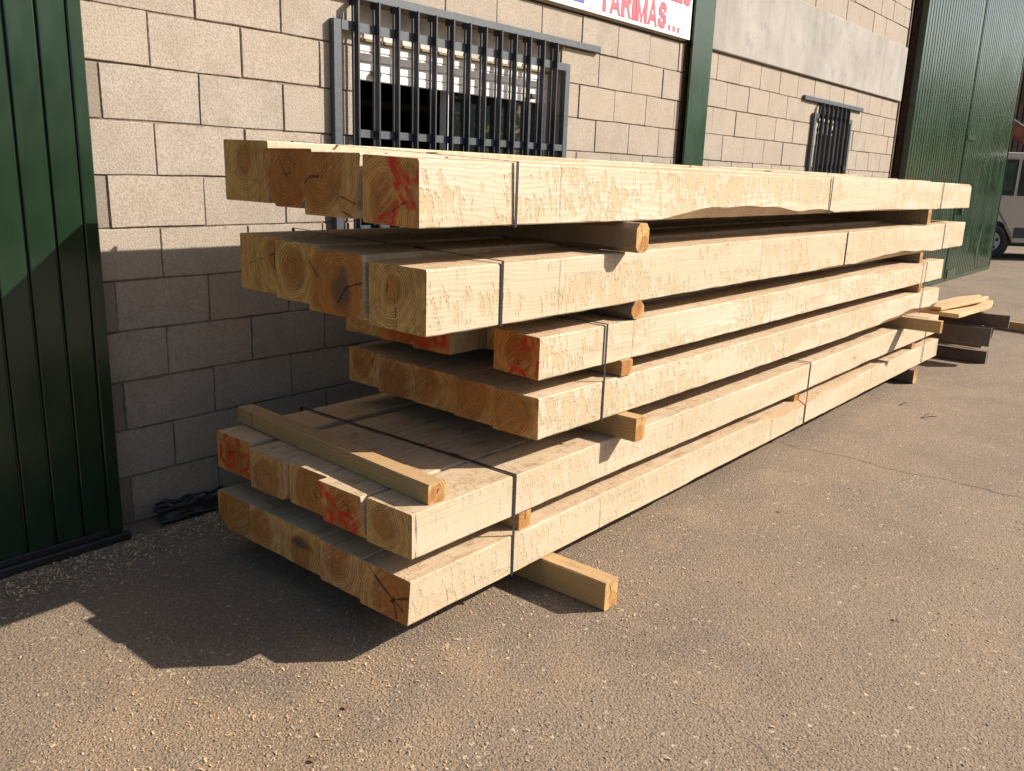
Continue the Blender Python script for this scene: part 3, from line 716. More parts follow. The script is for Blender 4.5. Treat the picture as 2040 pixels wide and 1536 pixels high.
R[3] = [dict(x=(.765, 5.66), y=(-.462, -.680), z=(.566, .713), cracks=[([(.75, .98), (.68, .70), (.80, .40)], .004)]),
        dict(x=(.735, 5.70), y=(-.684, -.913), z=(.566, .713)),
        dict(x=(.720, 5.68), y=(-.916, -1.139), z=(.565, .713), tint=(1.05, .9, .8)),
        dict(x=(.702, 5.66), y=(-1.143, -1.349), z=(.565, .713), tint=(1.05, .95, .85)),
        dict(x=(.680, 5.67), y=(-1.354, -1.560), z=(.564, .713), end=(-.05, -.012), tint=(1, 1.02, .95), wane=((0, 4.95, .75, .05), (0, 5.6, .25, .045), (0, 4.1, .5, .014)))]
R[4] = [dict(x=(.775, 5.70), y=(-.433, -.657), z=(.780, .928)),
        dict(x=(.762, 5.66), y=(-.660, -.866), z=(.780, .928), tint=(1.0, .72, .55), paint=[([(.55, .35), (.75, .45), (.95, .30)], .016), ([(.8, .1), (.98, .2)], .012)]),
        dict(x=(.750, 5.72), y=(-.869, -1.075), z=(.779, .928), tint=(1.0, .72, .55), paint=[([(.05, .45), (.2, .2), (.4, .4), (.3, .55)], .014), ([(.55, .5), (.62, .18), (.85, .25), (.8, .5)], .013), ([(.1, .1), (.4, .12)], .01)]),
        dict(x=(.945, 5.60), y=(-1.086, -1.318), z=(.779, .926)),
        dict(x=(.674, 5.73), y=(-1.332, -1.560), z=(.777, .925), skew=(.0, .03), end=(-.035, -.008), tint=(1.05, .74, .58), pith=(.55, .5), heart=.05,
             paint=[([(.70, .95), (.64, .78), (.74, .66), (.86, .78), (.82, .95)], .010), ([(.38, .02), (.46, .16), (.62, .16), (.70, .02)], .010), ([(.97, .42), (.95, .12)], .010), ([(.56, .62), (.66, .70)], .006)],
             cracks=[([(.52, .40), (.56, .28)], .004)], wane=((1, 4.6, .9, .018),))]
R[5] = [dict(x=(.222, 6.20), y=(-.515, -.763), z=(1.016, 1.214), cracks=[([(.05, .42), (.85, .72)], .003), ([(.86, .90), (.84, .55), (.90, .12)], .005)], pith=(.86, .72), heart=.03),
        dict(x=(.196, 6.26), y=(-.766, -1.005), z=(1.012, 1.211), pith=(.38, .55), heart=.045, tint=(.98, 1.02, .92)),
        dict(x=(.150, 6.22), y=(-1.008, -1.272), z=(1.004, 1.202), pith=(.62, .42), heart=.12, tint=(1.02, .92, .74), blot=(.62, .42, .055, .085), cracks=[([(.55, .22), (.72, .48), (.98, .58)], .006), ([(.02, .80), (.18, .58)], .005)]),
        dict(x=(.136, 6.30), y=(-1.293, -1.560), z=(.997, 1.190), skew=(0, .02), end=(-.02, -.005), pith=(.42, .62), heart=.02, tint=(.94, 1.0, .90), cracks=[([(.46, .60), (.50, .05)], .003), ([(.35, .68), (.33, .60)], .006)],
             wane=((0, 4.55, .85, .040), (0, 3.4, .4, .014)))]
R[6] = [dict(x=(.215, 6.30), y=(-.452, -.716), z=(1.330, 1.536), zt_b=1.540, pith=(.45, .72), heart=.03, tint=(.95, 1.02, .90)),
        dict(x=(.182, 6.33), y=(-.738, -.997), z=(1.324, 1.512), cham=(.055, .003, .003, .055), pith=(.52, .62), heart=.10, tint=(1, .84, .74), cracks=[([(.32, .88), (.42, .62), (.50, .50)], .004), ([(.46, .52), (.70, .78)], .003)]),
        dict(x=(.142, 6.28), y=(-1.008, -1.255), z=(1.312, 1.503), top_in=-.021, pith=(.30, .80), heart=.10, tint=(1.0, .95, .85), cham=(.018, .003, .003, .003),
             cracks=[([(.0, .50), (.10, .60), (.28, .62)], .005), ([(.72, .32), (.98, .22)], .004), ([(.66, .12), (.92, .02)], .003)]),
        dict(x=(.106, 6.34), y=(-1.306, -1.562), z=(1.302, 1.488), skew=(0, .02), top_in=.003, end=(-.02, .0), pith=(.36, .40), heart=.04, tint=(1.02, .90, .74), zt_b=1.497,
             cracks=[([(.50, .22), (.80, .40)], .003)], cham=(.003, .004, .003, .003),
             paint=[([(.50, 1.0), (.55, .86), (.64, .70)], .017), ([(.56, .98), (.70, .80), (.84, .66), (.96, .70), (.98, .86)], .012), ([(.58, .64), (.74, .62), (.86, .46), (.90, .32), (.82, .32), (.70, .44), (.58, .64)], .011),
                    ([(.60, .34), (.57, .20)], .014), ([(.30, .10), (.44, .16), (.54, .12), (.56, .0), (.42, .04)], .011)],
             wane=((0, 2.15, .75, .060), (0, 3.0, .30, .030), (0, 4.0, .9, .012), (1, 6.2, .25, .035)))]
GRP = 'large sawn timber beams stacked in the pile'
TR_ = random.Random(5)
for ly, bs in R.items():
    n = len(bs)
    for i, b in enumerate(bs):
        yb, yf = b['y']; z0, z1 = b['z']
        pu = b.get('pith') or (TR_.uniform(.3, .7), TR_.uniform(.25, .75))
        pith = uvmap([pu], yb, yf, z0, z1)[0]
        t_ = b.get('tint') or (TR_.uniform(.92, 1.06), TR_.uniform(.90, 1.02), TR_.uniform(.82, 1.0))
        conv = lambda L_: [(uvmap(pl, yb, yf, z0, z1), wd) for pl, wd in L_]
        bl = b.get('blot')
        if bl: q = uvmap([bl[:2]], yb, yf, z0, z1)[0]; bl = (q[0], q[1], bl[2], bl[3])
        me_ = mat_end('cross_cut_%d_%d' % (ly, i), pith, t_, b.get('heart', TR_.uniform(.03, .09)), conv(b.get('paint', ())), conv(b.get('cracks', ())), bl)
        front = i == n - 1
        o = timber('timber_beam', b['x'][0], b['x'][1], yb, yf, z0, z1, [M['wood_low'] if ly <= 2 else M['wood'], me_, M['wane']], b.get('skew', (0, 0)), b.get('end', (0, 0)), b.get('wane', ()),
                   b.get('top_in', 0.0), b.get('cham'), 110 if front else 14, ly * 10 + i, zt_b=b.get('zt_b'))
        pos = 'front beam' if front else 'beam %s from the wall' % ENDS[i]
        what = ', red-painted end' if b.get('paint') else (', dark-stained end' if bl else '')
        tag(o, 'sawn timber %s, %s of the pile%s' % (pos, LAYN[ly], what), 'timber beam', GRP)

# ------------------------------------------------------------------ strapping
def strap(name, x, yf, yb, z0, z1, label, wdt=0.012, lean=0.0, seal=None):
    """closed plastic band round a bundle"""
    t = 0.0012; g = 0.0036
    path = [(yf - g, z0 - g), (yf - g, z1 + g), (yb + g, z1 + g + lean), (yb + g, z0 - g + lean)]
    v = []; f = []
    for (y, z) in path:
        sy = -1 if y < (yf + yb) / 2 else 1; sz = 1 if z > (z0 + z1) / 2 else -1
        for xx in (-wdt / 2, wdt / 2):
            v.append((xx, y, z)); v.append((xx, y + sy * t, z + sz * t))
    for k in range(4):
        a = k * 4; b_ = ((k + 1) % 4) * 4
        f += [[a, b_, b_ + 2, a + 2], [a + 1, a + 3, b_ + 3, b_ + 1], [a, a + 1, b_ + 1, b_], [a + 2, b_ + 2, b_ + 3, a + 3]]
    o = mesh_obj(name, v, f, M['strap'], None, None, (x, 0, 0)); tag(o, label, 'strap', 'black plastic straps round the bundles')
    if seal is not None:
        zz = z1 + g + lean * (seal - yf) / (yb - yf)
        MB().box(-wdt / 2 - 0.003, wdt / 2 + 0.003, seal - 0.02, seal + 0.02, zz + 0.0015, zz + 0.005, 0.001).build('seal', M['strap'], o)
    return o
def fr(ly, x, k=-1):   # front y and z range of a layer at x
    b = R[ly][k]; t = (x - b['x'][0]) / (b['x'][1] - b['x'][0]); e = b.get('end', (0, 0))
    return b['y'][1] + e[0] * t, b['z'][0] + e[1] * t, b['z'][1] + e[1] * t
PLACE = {0: 'near the near end', 1: 'around the middle', 2: 'near the far end'}
for ly, xsx in ((6, (.513, 3.18, 5.45)), (5, (.460, 3.53, 5.68))):
    for i, x in enumerate(xsx):
        y_, a, b = fr(ly, x); rear = R[ly][0]
        strap('strap', x, y_, rear['y'][0], a, b + 0.002, 'black strap round the %s of the pile, %s' % (LAYN[ly], PLACE[i]), lean=rear['z'][1] - R[ly][-1]['z'][1] + .006, seal=-1.2)
for (lo, hi, nm, xsx) in ((3, 4, 'third and fourth layers', (1.066, 5.20)), (1, 2, 'two lowest layers', (.560, 3.17, 5.54))):
    for i, x in enumerate(xsx):
        y_, a, _ = fr(lo, x); y2, _, b = fr(hi, x)
        strap('strap', x, min(y_, y2), R[hi][0]['y'][0] + .03, a, b + 0.002, 'black strap round the %s of the pile, %s' % (nm, PLACE[2 if (i and len(xsx) == 2) else i]), seal=-1.28)

# ------------------------------------------------------------------ bearers and spacers (lie across the beams, so long in y)
def batten(name, label, x0, x1, yn, yfar, z0, z1, mat, grp='spacers and bearers in the pile', b=0.004, end_mat=None, seed=0, dx=0.0, cat='batten'):
    """sawn batten lying across the pile; its own grain axis is x, so it is built along x and turned"""
    L = abs(yfar - yn); wd = x1 - x0; ht = z1 - z0; rg = random.Random(seed)
    n = 10; secs = []; f = []; mi = []
    for k in range(n + 1):
        x = L * k / n; bb = b * rg.uniform(.8, 1.25)
        for (y, z) in ((-wd / 2 + bb, 0), (wd / 2 - bb, 0), (wd / 2, bb), (wd / 2, ht - bb), (wd / 2 - bb, ht), (-wd / 2 + bb, ht), (-wd / 2, ht - bb), (-wd / 2, bb)):
            secs.append((x, y + rg.uniform(-.001, .001), max(0, z + rg.uniform(-.001, .001)) if 0 < z < ht else z))
    for k in range(n):
        for i in range(8): f.append([k * 8 + i, (k + 1) * 8 + i, (k + 1) * 8 + (i + 1) % 8, k * 8 + (i + 1) % 8]); mi.append(0)
    f.append(list(range(8))); mi.append(1); f.append([n * 8 + i for i in range(8)][::-1]); mi.append(1)
    em = end_mat or mat_end('batten_end_%s' % seed, (rg.uniform(-.03, .03), ht * rg.uniform(.1, .9)), (.86, .92, 1.05), .02, (), [([(0.0, ht * .5), (rg.uniform(-.02, .02), ht * .95)], .003)])
    ang = math.atan2(yfar - yn, dx)
    o = mesh_obj(name, secs, f, [mat, em], None, mi, ((x0 + x1) / 2, yn, z0), (0, 0, ang))
    return tag(o, label, cat, grp)
batten('bearer', 'thick yellow bearer on the asphalt sticking out under the near end of the pile', .728, .806, -1.845, -.40, 0.002, .106, M['batten'], b=.006, seed=1, cat='bearer')
batten('bearer', 'dark bearer on the asphalt under the far end of the pile', 5.255, 5.345, -1.62, -.40, 0.002, .106, M['old'], b=.010, seed=2, cat='bearer')
sp = [('two lowest layers, near end', .606, .672, -1.552, .252, .3195, 'batten'), ('two lowest layers, middle', 3.075, 3.145, -1.545, .253, .3195, 'batten'), ('two lowest layers, far end', 5.30, 5.37, -1.565, .257, .3195, 'batten'),
      ('second and third layers, near end', 1.175, 1.243, -1.655, .469, .5625, 'batten'), ('second and third layers, far end', 4.885, 4.945, -1.835, .468, .552, 'batten'),
      ('third and fourth layers, near end', 1.172, 1.250, -1.575, .7155, .7755, 'batten'), ('third and fourth layers, far end', 5.15, 5.22, -1.59, .706, .769, 'batten'),
      ('fourth and fifth layers, near end', 1.228, 1.318, -1.568, .929, .9955, 'old_grey'), ('fourth and fifth layers, far end', 5.12, 5.19, -1.575, .921, .992, 'batten_dark'),
      ('fifth and top layers, near end', 1.110, 1.194, -1.640, 1.1935, 1.2995, 'batten_dark'), ('fifth and top layers, far end', 5.17, 5.25, -1.575, 1.1905, 1.2995, 'batten_dark')]
for i, (lab, x0, x1, yn, z0, z1, mt) in enumerate(sp):
    desc = {'batten': 'yellow batten', 'old_grey': 'dark bark-edged batten', 'batten_dark': 'weathered brown batten'}[mt]
    batten('spacer_batten', '%s between the %s of the pile' % (desc, lab.split(',')[0]) + ' at its' + lab.split(',')[1], x0, x1, yn, -.45, z0, z1, M[mt], b=.018 if i == 9 else (.022 if i == 7 else .003), seed=10 + i)
batten('loose_batten', 'loose yellow batten lying across the near end of the second layer', .170, .240, -1.545, -.40, .4685, .5330, M['batten'], b=.004, seed=30, dx=.085, grp=None)

# ------------------------------------------------------------------ low heap of old timber beyond the pile
def piece(name, label, p, L, wd, ht, yaw, mat, pitch=0.0, b=.004, seed=0, taper=0.0, cat='timber'):
    rg = random.Random(seed); n = 8; secs = []; f = []; mi = []
    for k in range(n + 1):
        x = L * k / n; w_ = wd * (1 - taper * max(0, (k / n - .7) / .3)); bb = b * rg.uniform(.7, 1.3)
        for (y, z) in ((-w_ / 2 + bb, 0), (w_ / 2 - bb, 0), (w_ / 2, bb), (w_ / 2, ht - bb), (w_ / 2 - bb, ht), (-w_ / 2 + bb, ht), (-w_ / 2, ht - bb), (-w_ / 2, bb)):
            secs.append((x, y + rg.uniform(-.002, .002), z + rg.uniform(-.001, .001)))
    for k in range(n):
        for i in range(8): f.append([k * 8 + i, (k + 1) * 8 + i, (k + 1) * 8 + (i + 1) % 8, k * 8 + (i + 1) % 8]); mi.append(0)
    f.append(list(range(8))); mi.append(0); f.append([n * 8 + i for i in range(8)][::-1]); mi.append(0)
    o = mesh_obj(name, secs, f, mat, None, mi, p, (0, -pitch, yaw)); return tag(o, label, cat, 'old timbers in the low heap beyond the pile')
P2 = -math.pi / 2
piece('old_timber', 'dark old timber on the asphalt, lowest of the heap beyond the pile', (6.585, -.90, .002), .95, .10, .105, P2 + .03, M['old'], seed=1)
piece('old_timber', 'dark old timber at the back of the heap on the asphalt', (7.55, -.85, .002), .80, .10, .105, P2, M['old'], seed=2)
piece('old_timber', 'orange-brown short timber in the middle of the heap beyond the pile', (6.72, -1.0, .109), .78, .10, .06, P2 + .02, M['batten_dark'], seed=3)
piece('old_timber', 'thick grey squared timber in the heap beyond the pile', (6.46, -.95, .171), .93, .13, .155, P2 + .03, M['old_grey'], seed=4)
piece('old_timber', 'dark plank on edge on top of the heap beyond the pile', (6.50, -.70, .328), 1.28, .045, .105, P2 + .06, M['old'], seed=5)
piece('old_timber', 'dark plank lying flat under the pale offcuts of the heap', (7.6, -.9, .109), .70, .12, .21, P2, M['old_grey'], seed=6)
for i, (x, y, z, L, wd, th_, yaw, pt, lab) in enumerate([(6.02, -1.60, .436, .98, .22, .034, -.14, .03, 'wide pale split board with a pointed end, lowest of the fanned boards on the heap'),
        (6.04, -1.40, .438, 1.04, .17, .034, -.22, .055, 'pale split board lying askew in the middle of the fanned boards on the heap'), (6.05, -1.22, .440, .98, .16, .04, -.05, .085, 'pale split board nearest the wall, highest of the fanned boards on the heap'),
        (6.06, -1.50, .476, .80, .13, .028, -.30, .06, 'narrow pale board laid across the other fanned boards on the heap'), (6.10, -1.03, .44, .88, .11, .05, .05, .07, 'greyish round-edged offcut at the back of the heap')]):
    piece('timber_offcut', lab, (x, y, z), L, wd, th_, yaw, M['slab'] if i < 4 else M['old_grey'], pitch=pt, b=.005, seed=40 + i, taper=.8, cat='offcut')
piece('long_board', 'long brown board lying on the asphalt far right', (8.75, -.95, gz(8.75, 0) + .003), 1.6, .05, .085, -1.72, M['batten'], seed=50, cat='board')

# ------------------------------------------------------------------ black plastic scrap by the wall
def plastic():
    n = 22; m_ = 10; v = []; f = []
    for j in range(m_ + 1):
        t = j / m_
        for i in range(n + 1):
            s = i / n; x = .10 + .30 * s; y = -.010 - .11 * t ** 1.4; z = .062 * (1 - t) ** 0.8 * (1 - .35 * s) + .006
            q = Vector((x * 14, t * 5, 1.0)); k = .020 * mnoise.noise(q) + .010 * mnoise.noise(q * 2.7)
            v.append((x + .02 * mnoise.noise(q * 1.3) - .05 * t * (1 - s), y - abs(k) * .8, max(.004, z + k * (1 - t * .5))))
    for j in range(m_):
        for i in range(n): f.append([j * (n + 1) + i, j * (n + 1) + i + 1, (j + 1) * (n + 1) + i + 1, (j + 1) * (n + 1) + i])
    o = mesh_obj('plastic_sheet', v, f, M['plastic'], smooth=True)
    sm = o.modifiers.new('thick', 'SOLIDIFY'); sm.thickness = .001
    return tag(o, 'crumpled black plastic sheet against the wall base by the sliding door', 'plastic sheet')
M['plastic'] = plain('black_plastic_film', (0.008, 0.008, 0.009), 0.33, var=.3, spec=.5)
plastic()

# ------------------------------------------------------------------ van and shed beyond the building
van = empty('van', (17.90, 0.40, gz(18, 0)), math.atan2(-.768, .639))
tag(van, 'silver-beige van parked beyond the green doors, only its side showing', 'van')
M['van'] = plain('beige_van_paint', (0.60, 0.52, 0.42), 0.35, var=.04); M['van_trim'] = plain('grey_van_trim', (0.06, 0.06, 0.06), 0.6); M['rim'] = plain('steel_wheel_rim', (0.40, 0.40, 0.41), 0.4, 0.6)
M['van_glass'] = NT('van_glass').done((0.02, 0.05, 0.04), 0.06, None, 0, 0.8)
# local: x along the van (right in view), y away from the viewer, z up; rear wheel hub at x = 0
prof = [(-1.05, .42), (-1.10, .75), (-1.08, 1.25), (-1.00, 1.85), (-.90, 2.02), (-.70, 2.07), (2.35, 2.06), (2.75, 1.90), (3.30, 1.28), (3.75, 1.12), (3.85, .80), (3.85, .42)]
arch = lambda cx: [(cx + .42 * math.cos(a), .33 + .42 * math.sin(a)) for a in [math.radians(k) for k in range(12, 169, 13)]]
lower = [(3.42, .30)] + [(3.0 + .42 * math.cos(math.radians(k)), .33 + .42 * math.sin(math.radians(k))) for k in range(0, 181, 15)] + [(.42, .33)] + [(.42 * math.cos(math.radians(k)), .33 + .42 * math.sin(math.radians(k))) for k in range(15, 181, 15)] + [(-.60, .42)]
side = prof + lower; n = len(side); v = []; f = []
for (y, inset) in ((0.035, 0.0), (0.0, 0.03), ):
    pass
for y in (0.0, 1.66): v += [(x, y, z) for x, z in side]
f = [[i, (i + 1) % n, n + (i + 1) % n, n + i] for i in range(n)]
bm = bmesh.new(); bv = [bm.verts.new(p) for p in v]
for q in f: bm.faces.new([bv[i] for i in q])
e0 = bm.faces.new([bv[i] for i in range(n)]); e1 = bm.faces.new([bv[i] for i in range(n, 2 * n)][::-1]); bmesh.ops.triangulate(bm, faces=[e0, e1])
bmesh.ops.recalc_face_normals(bm, faces=list(bm.faces))
me = bpy.data.meshes.new('body'); bm.to_mesh(me); bm.free(); me.materials.append(M['van']); link('body', me, van)
for (a, b) in ((-.92, .30), (.36, 1.45), (1.51, 2.45)):
    wq = MB().box(a, b, -.012, -.002, 1.24, 1.93, .004).build('window_surround', M['rubber'], van)
    MB().box(a + .06, b - .06, -.016, -.0125, 1.33, 1.86, .002).build('pane', M['van_glass'], wq)
MB().box(-1.02, 2.5, -.014, .02, 1.95, 2.06, .008).build('roof_rail', M['van'], van)
MB().box(.42, 2.58, -.016, -.002, .42, .62, .004).build('side_trim', M['van_trim'], van); MB().box(-1.08, -.43, -.016, -.002, .42, .62, .004).build('side_trim', M['van_trim'], van)
for cx in (0.0, 3.0):
    q = MB(); N_ = 28
    vv = []; ff = []
    ringp = [(.20, .0), (.225, -.02), (.29, -.035), (.325, -.02), (.335, .03), (.335, .16), (.30, .19)]
    for k in range(N_):
        a = 2 * math.pi * k / N_
        for (r_, y) in ringp: vv.append((cx + r_ * math.cos(a), .03 + y, .335 + r_ * math.sin(a)))
    m_ = len(ringp)
    for k in range(N_):
        for i in range(m_ - 1): ff.append([k * m_ + i, k * m_ + i + 1, ((k + 1) % N_) * m_ + i + 1, ((k + 1) % N_) * m_ + i])
    wh = mesh_obj('wheel', vv, ff, M['rubber'], van, smooth=True)
    q = MB(); q.cyl((cx, .05, .335), (cx, .02, .335), .205, .195, 24); q.build('rim', M['rim'], wh)
    q = MB(); q.cyl((cx, .019, .335), (cx, -.01, .335), .075, .06, 14); q.build('hub', M['rubber'], wh)
    for k in range(5):
        a = 2 * math.pi * k / 5 + .3; q = MB(); q.cyl((cx + .135 * math.cos(a), .0195, .335 + .135 * math.sin(a)), (cx + .135 * math.cos(a), .014, .335 + .135 * math.sin(a)), .035, .035, 10); q.build('rim_hole', M['rubber'], wh)
    MB().cyl((cx, .05, .335), (cx, .9, .335), .40, .40, 20).build('wheel_well', M['rubber'], van)
MB().box(-.9, 3.7, .1, 1.5, .25, .45).build('underbody', M['rubber'], van)

shed = empty('rusty_shed', (27.0, 2.0, 0.09), math.atan2(-.768, .639)); tag(shed, 'brown rusty corrugated sheet shed behind the van', 'shed')
M['shed'] = plain('brown_rusted_sheet', (0.11, 0.062, 0.042), 0.75, var=.5, scale=3)
corrugated(-3.0, 5.0, 0.0, 6.0, 0.0, 0.16, 0.05, M['shed'], 'sheet', shed); MB().box(-3.0, 5.0, .06, .12, 0.0, 6.0).build('frame', M['rust'], shed)
boom = empty('machine_boom', (24.4, 1.35, 0.09)); tag(boom, 'rust-red machine arm standing against the brown shed', 'machine')
M['red_steel'] = plain('rust_red_paint', (0.21, 0.058, 0.025), 0.6, var=.35, scale=6)
Rb = Matrix.Rotation(math.atan2(-.768, .639), 4, 'Z')
q = MB(); q.box(-1.2, 1.6, -.08, .08, -.17, .17, .01, 0, Matrix.Translation((0, 0, 2.76)) @ Rb @ Matrix.Rotation(math.radians(28), 4, 'Y')); q.build('arm', M['red_steel'], boom)
q = MB(); q.box(-1.2, 1.6, -.09, -.081, .145, .17, .0, 0, Matrix.Translation((0, 0, 2.76)) @ Rb @ Matrix.Rotation(math.radians(28), 4, 'Y')); q.build('edge_strip', M['white_pvc'], boom)
q = MB(); q.box(.9, 1.2, -.1, .1, -2.7, -.5, .01, 0, Matrix.Translation((0, 0, 2.70)) @ Rb); q.build('post', M['rust'], boom)

# ------------------------------------------------------------------ trees across the yard (seen mirrored in paint and glass)
def mat_leaf():
    m = NT('tree_leaf'); P = m.coord(); n = m.noise(P, 1.3, 3); c = m.mix(n, (0.030, 0.060, 0.014), (0.085, 0.12, 0.030)); return m.done(c, 0.6, None, 0, .3)
M['leaf'] = mat_leaf(); M['trunk'] = plain('tree_bark', (0.07, 0.05, 0.035), .9, var=.4)
def crown_mesh(seed, h, r):
    rg = random.Random(seed); v = []; f = []
    cl = [(Vector((rg.gauss(0, r * .42), rg.gauss(0, r * .42), h * rg.uniform(.10, .95))), r * rg.uniform(.28, .5)) for _ in range(36)]
    for c, s in cl:
        for _ in range(110):
            d = Vector((rg.gauss(0, 1), rg.gauss(0, 1), rg.gauss(0, .8))).normalized() * s * rg.uniform(.5, 1.0); p = c + d
            a = Vector((rg.gauss(0, 1), rg.gauss(0, 1), rg.gauss(0, 1))).normalized(); b = a.orthogonal().normalized(); k = rg.uniform(.09, .17)
            i = len(v); v += [tuple(p - a * k), tuple(p + b * k * .5), tuple(p + a * k), tuple(p - b * k * .5)]; f.append([i, i + 1, i + 2, i + 3])
    me = bpy.data.meshes.new('crown'); me.from_pydata(v, [], f); me.update(); me.materials.append(M['leaf']); return me
def trunk_mesh(seed, h):
    rg = random.Random(seed); q = MB(); q.cyl((0, 0, 0), (.1, 0, h * .5), .18, .11, 8); q.cyl((.1, 0, h * .5), (.0, .1, h * .85), .11, .04, 7)
    for k in range(6):
        a = k * 1.1 + rg.random(); z = h * rg.uniform(.3, .55); q.cyl((.08, 0, z), (math.cos(a) * h * .22, math.sin(a) * h * .22, z + h * .22), .06, .02, 6)
    me = bpy.data.meshes.new('trunk'); me.from_pydata(q.v, [], q.f); me.update(); me.materials.append(M['trunk']); return me
crowns = [crown_mesh(s, 6.0, 2.7) for s in (1, 2, 3)]; trunks = [trunk_mesh(s, 6.0) for s in (1, 2, 3)]
spots = [(13, -19), (18, -20), (23, -19), (28, -18), (33, -16.5), (37, -14), (40, -11), (42, -7.5), (44, -4), (8, -20), (3, -20.5), (-2, -20), (35.5, -12)]
tr = random.Random(9)
for i, (x, y) in enumerate(spots):
    t = empty('tree', (x, y, .05), tr.uniform(0, 6)); s = tr.uniform(.9, 1.15); t.scale = (s, s, s * (1.15 if x > 35 else .95))
    tag(t, 'green leafy tree across the yard, seen only as a reflection', 'tree', 'trees across the yard')
    link('trunk', trunks[i % 3], t); link('crown', crowns[i % 3], t)

# ------------------------------------------------------------------ loose stuff on the ground
M['sawdust'] = NT('sawdust_flakes'); _m = M['sawdust']; _r = _m.noise(_m.coord(), 170, 2)
M['sawdust'] = _m.done(_m.mix(_m.ramp(_r, .35, .65), (0.46, 0.27, 0.12), (0.60, 0.43, 0.25)), .9, None, 0, .1)
M['flake'] = plain('pale_wood_flake', (0.62, 0.46, 0.29), .9, var=.3, scale=60, spec=.1)
def ground_clear(x, y): return y < -.06
def scatter(rg, swept=False):
    while True:
        m_ = .34 + .18 * rg.random() if swept else rg.random()
        if m_ < .34:   x, y = rg.gauss(-.55, .38), rg.gauss(-1.55, .42)      # drift in the left foreground
        elif m_ < .52: x, y = rg.uniform(-.75, .75), -.13 - abs(rg.gauss(0, .13))   # swept along the door and wall
        elif m_ < .62: x, y = rg.gauss(.80, .10), -1.70 + rg.gauss(0, .13)   # round the bearer
        elif m_ < .72: x, y = rg.uniform(-.1, 1.6), -1.56 + rg.gauss(0, .10)
        elif m_ < .80: x, y = rg.gauss(.25, .25), rg.gauss(-1.2, .18)
        else: x, y = rg.uniform(-1.2, 4.5), rg.uniform(-3.1, -.2)
        if ground_clear(x, y) and not (.70 < x < .83 and -1.87 < y): return x, y
def flakes(name, count, seed, lmin, lmax, mat, label, swept=False):
    rg = random.Random(seed); v = []; f = []
    for _ in range(count):
        x, y = scatter(rg, swept); L = rg.uniform(lmin, lmax) * .5; wd = L * rg.uniform(.20, .42); a = rg.uniform(0, math.pi); ca, sa = math.cos(a), math.sin(a)
        ti = rg.uniform(-.35, .35); z = gz(x, y) + .0015 + abs(ti) * L; i = len(v); cu = rg.uniform(.1, .5) * wd
        for (p, q, dz) in ((-L, -wd, -ti * L), (L, -wd, ti * L), (L, wd, ti * L + cu), (-L, wd, -ti * L + cu)): v.append((x + p * ca - q * sa, y + p * sa + q * ca, z + dz))
        f.append([i, i + 1, i + 2, i + 3])
    tag(mesh_obj(name, v, f, mat), label, name.replace('_', ' '), kind='stuff')
flakes('sawdust', 13000, 21, .0028, .0070, M['sawdust'], 'orange sawdust and wood flakes strewn over the asphalt')
flakes('wood_shavings', 1300, 22, .006, .013, M['sawdust'], 'larger pale wood shavings scattered on the asphalt')
flakes('wood_flakes', 2200, 23, .007, .017, M['flake'], 'pale wood flakes swept along the foot of the sliding door and wall', True)
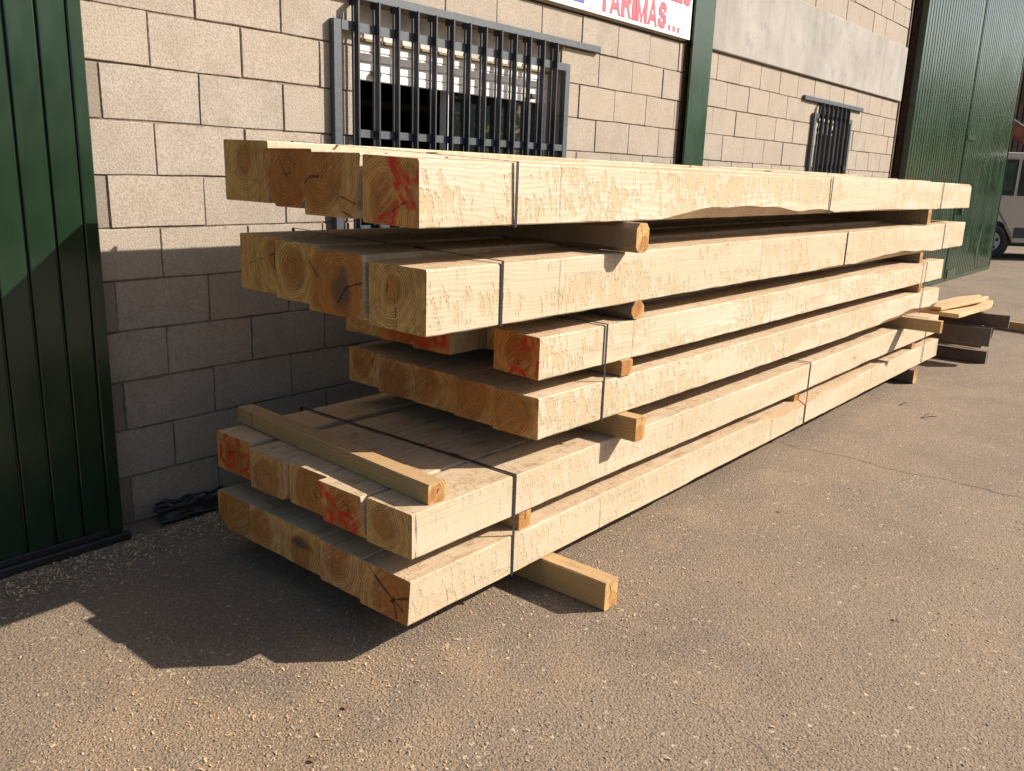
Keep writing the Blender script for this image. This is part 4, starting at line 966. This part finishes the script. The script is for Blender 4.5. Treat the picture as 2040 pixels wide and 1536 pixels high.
def pebbles():
    rg = random.Random(33); v = []; f = []; mi = []
    base = [(1, 0, 0), (.5, .87, 0), (-.5, .87, 0), (-1, 0, 0), (-.5, -.87, 0), (.5, -.87, 0)]
    for _ in range(5200):
        d = .9 + 3.8 * rg.random() ** 1.6; a = rg.uniform(-.62, .62) + math.atan2(.614, .751)
        x, y = -1.565 + d * math.cos(a), -3.274 + d * math.sin(a)
        if y > -.1 or (y > -1.62 and x > .1 and rg.random() < .9): continue
        s = .0020 + .0040 * rg.random() ** 3; el = rg.uniform(.7, 1.0); t = rg.uniform(0, 3.1); ct, st = math.cos(t), math.sin(t); i = len(v); z0 = gz(x, y)
        for (zf, rf) in ((-.1, 1.0), (.28, .92), (.46, .5)):
            for (p, q, _) in base:
                k = s * rf * rg.uniform(.85, 1.12); v.append((x + (p * ct - q * st * el) * k, y + (p * st + q * ct * el) * k, z0 + s * zf))
        m_ = rg.choice((0, 0, 0, 1, 1, 2))
        for L_ in (0, 6):
            for k in range(6): f.append([i + L_ + k, i + L_ + (k + 1) % 6, i + L_ + 6 + (k + 1) % 6, i + L_ + 6 + k]); mi.append(m_)
        f.append([i + 12 + k for k in range(6)]); mi.append(m_)
    mats = [plain('tan_pebble', (.22, .165, .115), .8, var=.35, scale=12), plain('pale_pebble', (.36, .29, .21), .7, var=.25, scale=12), plain('dark_pebble', (.12, .10, .09), .8, var=.3, scale=12)]
    tag(mesh_obj('gravel', v, f, mats, None, mi, smooth=True), 'small pebbles set in and lying on the asphalt', 'gravel', kind='stuff')
pebbles()
def twig(name, label, x, y, seed, s=1.0):
    rg = random.Random(seed); q = MB(); z = gz(x, y) + .006
    for k in range(4):
        a = rg.uniform(-.5, .7); p = Vector((0, 0, 0)); 
        for j in range(3):
            d = Vector((math.cos(a), math.sin(a), rg.uniform(0, .35))) * .035 * s; q.cyl(p, p + d, .0022 * s, .0014 * s, 5); p = p + d; a += rg.uniform(-.4, .4)
    o = q.build(name, M['twig'], None, (x, y, z), (0, 0, rg.uniform(-1.2, -.4))); tag(o, label, 'twig', 'dry twigs and leaves on the asphalt')
M['twig'] = plain('dry_brown_twig', (.09, .052, .03), .8)
twig('twig', 'small dry forked twig on the asphalt in front of the pile middle', 4.26, -1.945, 3, 0.9)
twig('twig', 'tiny dark scrap of twig close to the pile, right of the strap', 4.50, -1.74, 4, .6)
def leaf(label, x, y, rz, s):
    v = []; f = []; n = 6
    for k in range(n + 1):
        t = k / n; w_ = s * .38 * math.sin(math.pi * min(.98, t + .04)) ; z = .004 + s * .22 * (t - .4) ** 2
        v += [(s * (t - .5), -w_, z + w_ * .35), (s * (t - .5), 0, z), (s * (t - .5), w_, z + w_ * .5)]
    for k in range(n):
        for j in (0, 1): f.append([k * 3 + j, k * 3 + j + 1, k * 3 + j + 4, k * 3 + j + 3])
    o = mesh_obj('dry_leaf', v, f, M['dry_leaf'], None, None, (x, y, gz(x, y)), (0, 0, rz), True); tag(o, label, 'leaf', 'dry twigs and leaves on the asphalt')
M['dry_leaf'] = plain('dry_curled_leaf', (.16, .085, .045), .7, var=.3)
leaf('small brown dry leaf on sunlit asphalt, lower left of the pile shadow', -.22, -1.62, .6, .020)
leaf('dark brown dry leaf near the bottom edge of the photo', -.42, -1.73, 2.0, .020)
leaf('small dark leaf scrap alone in the right foreground', 1.38, -2.62, .3, .020)
leaf('pale chip of wood on the asphalt in front of the pile middle', 2.05, -1.92, 1.0, .022)
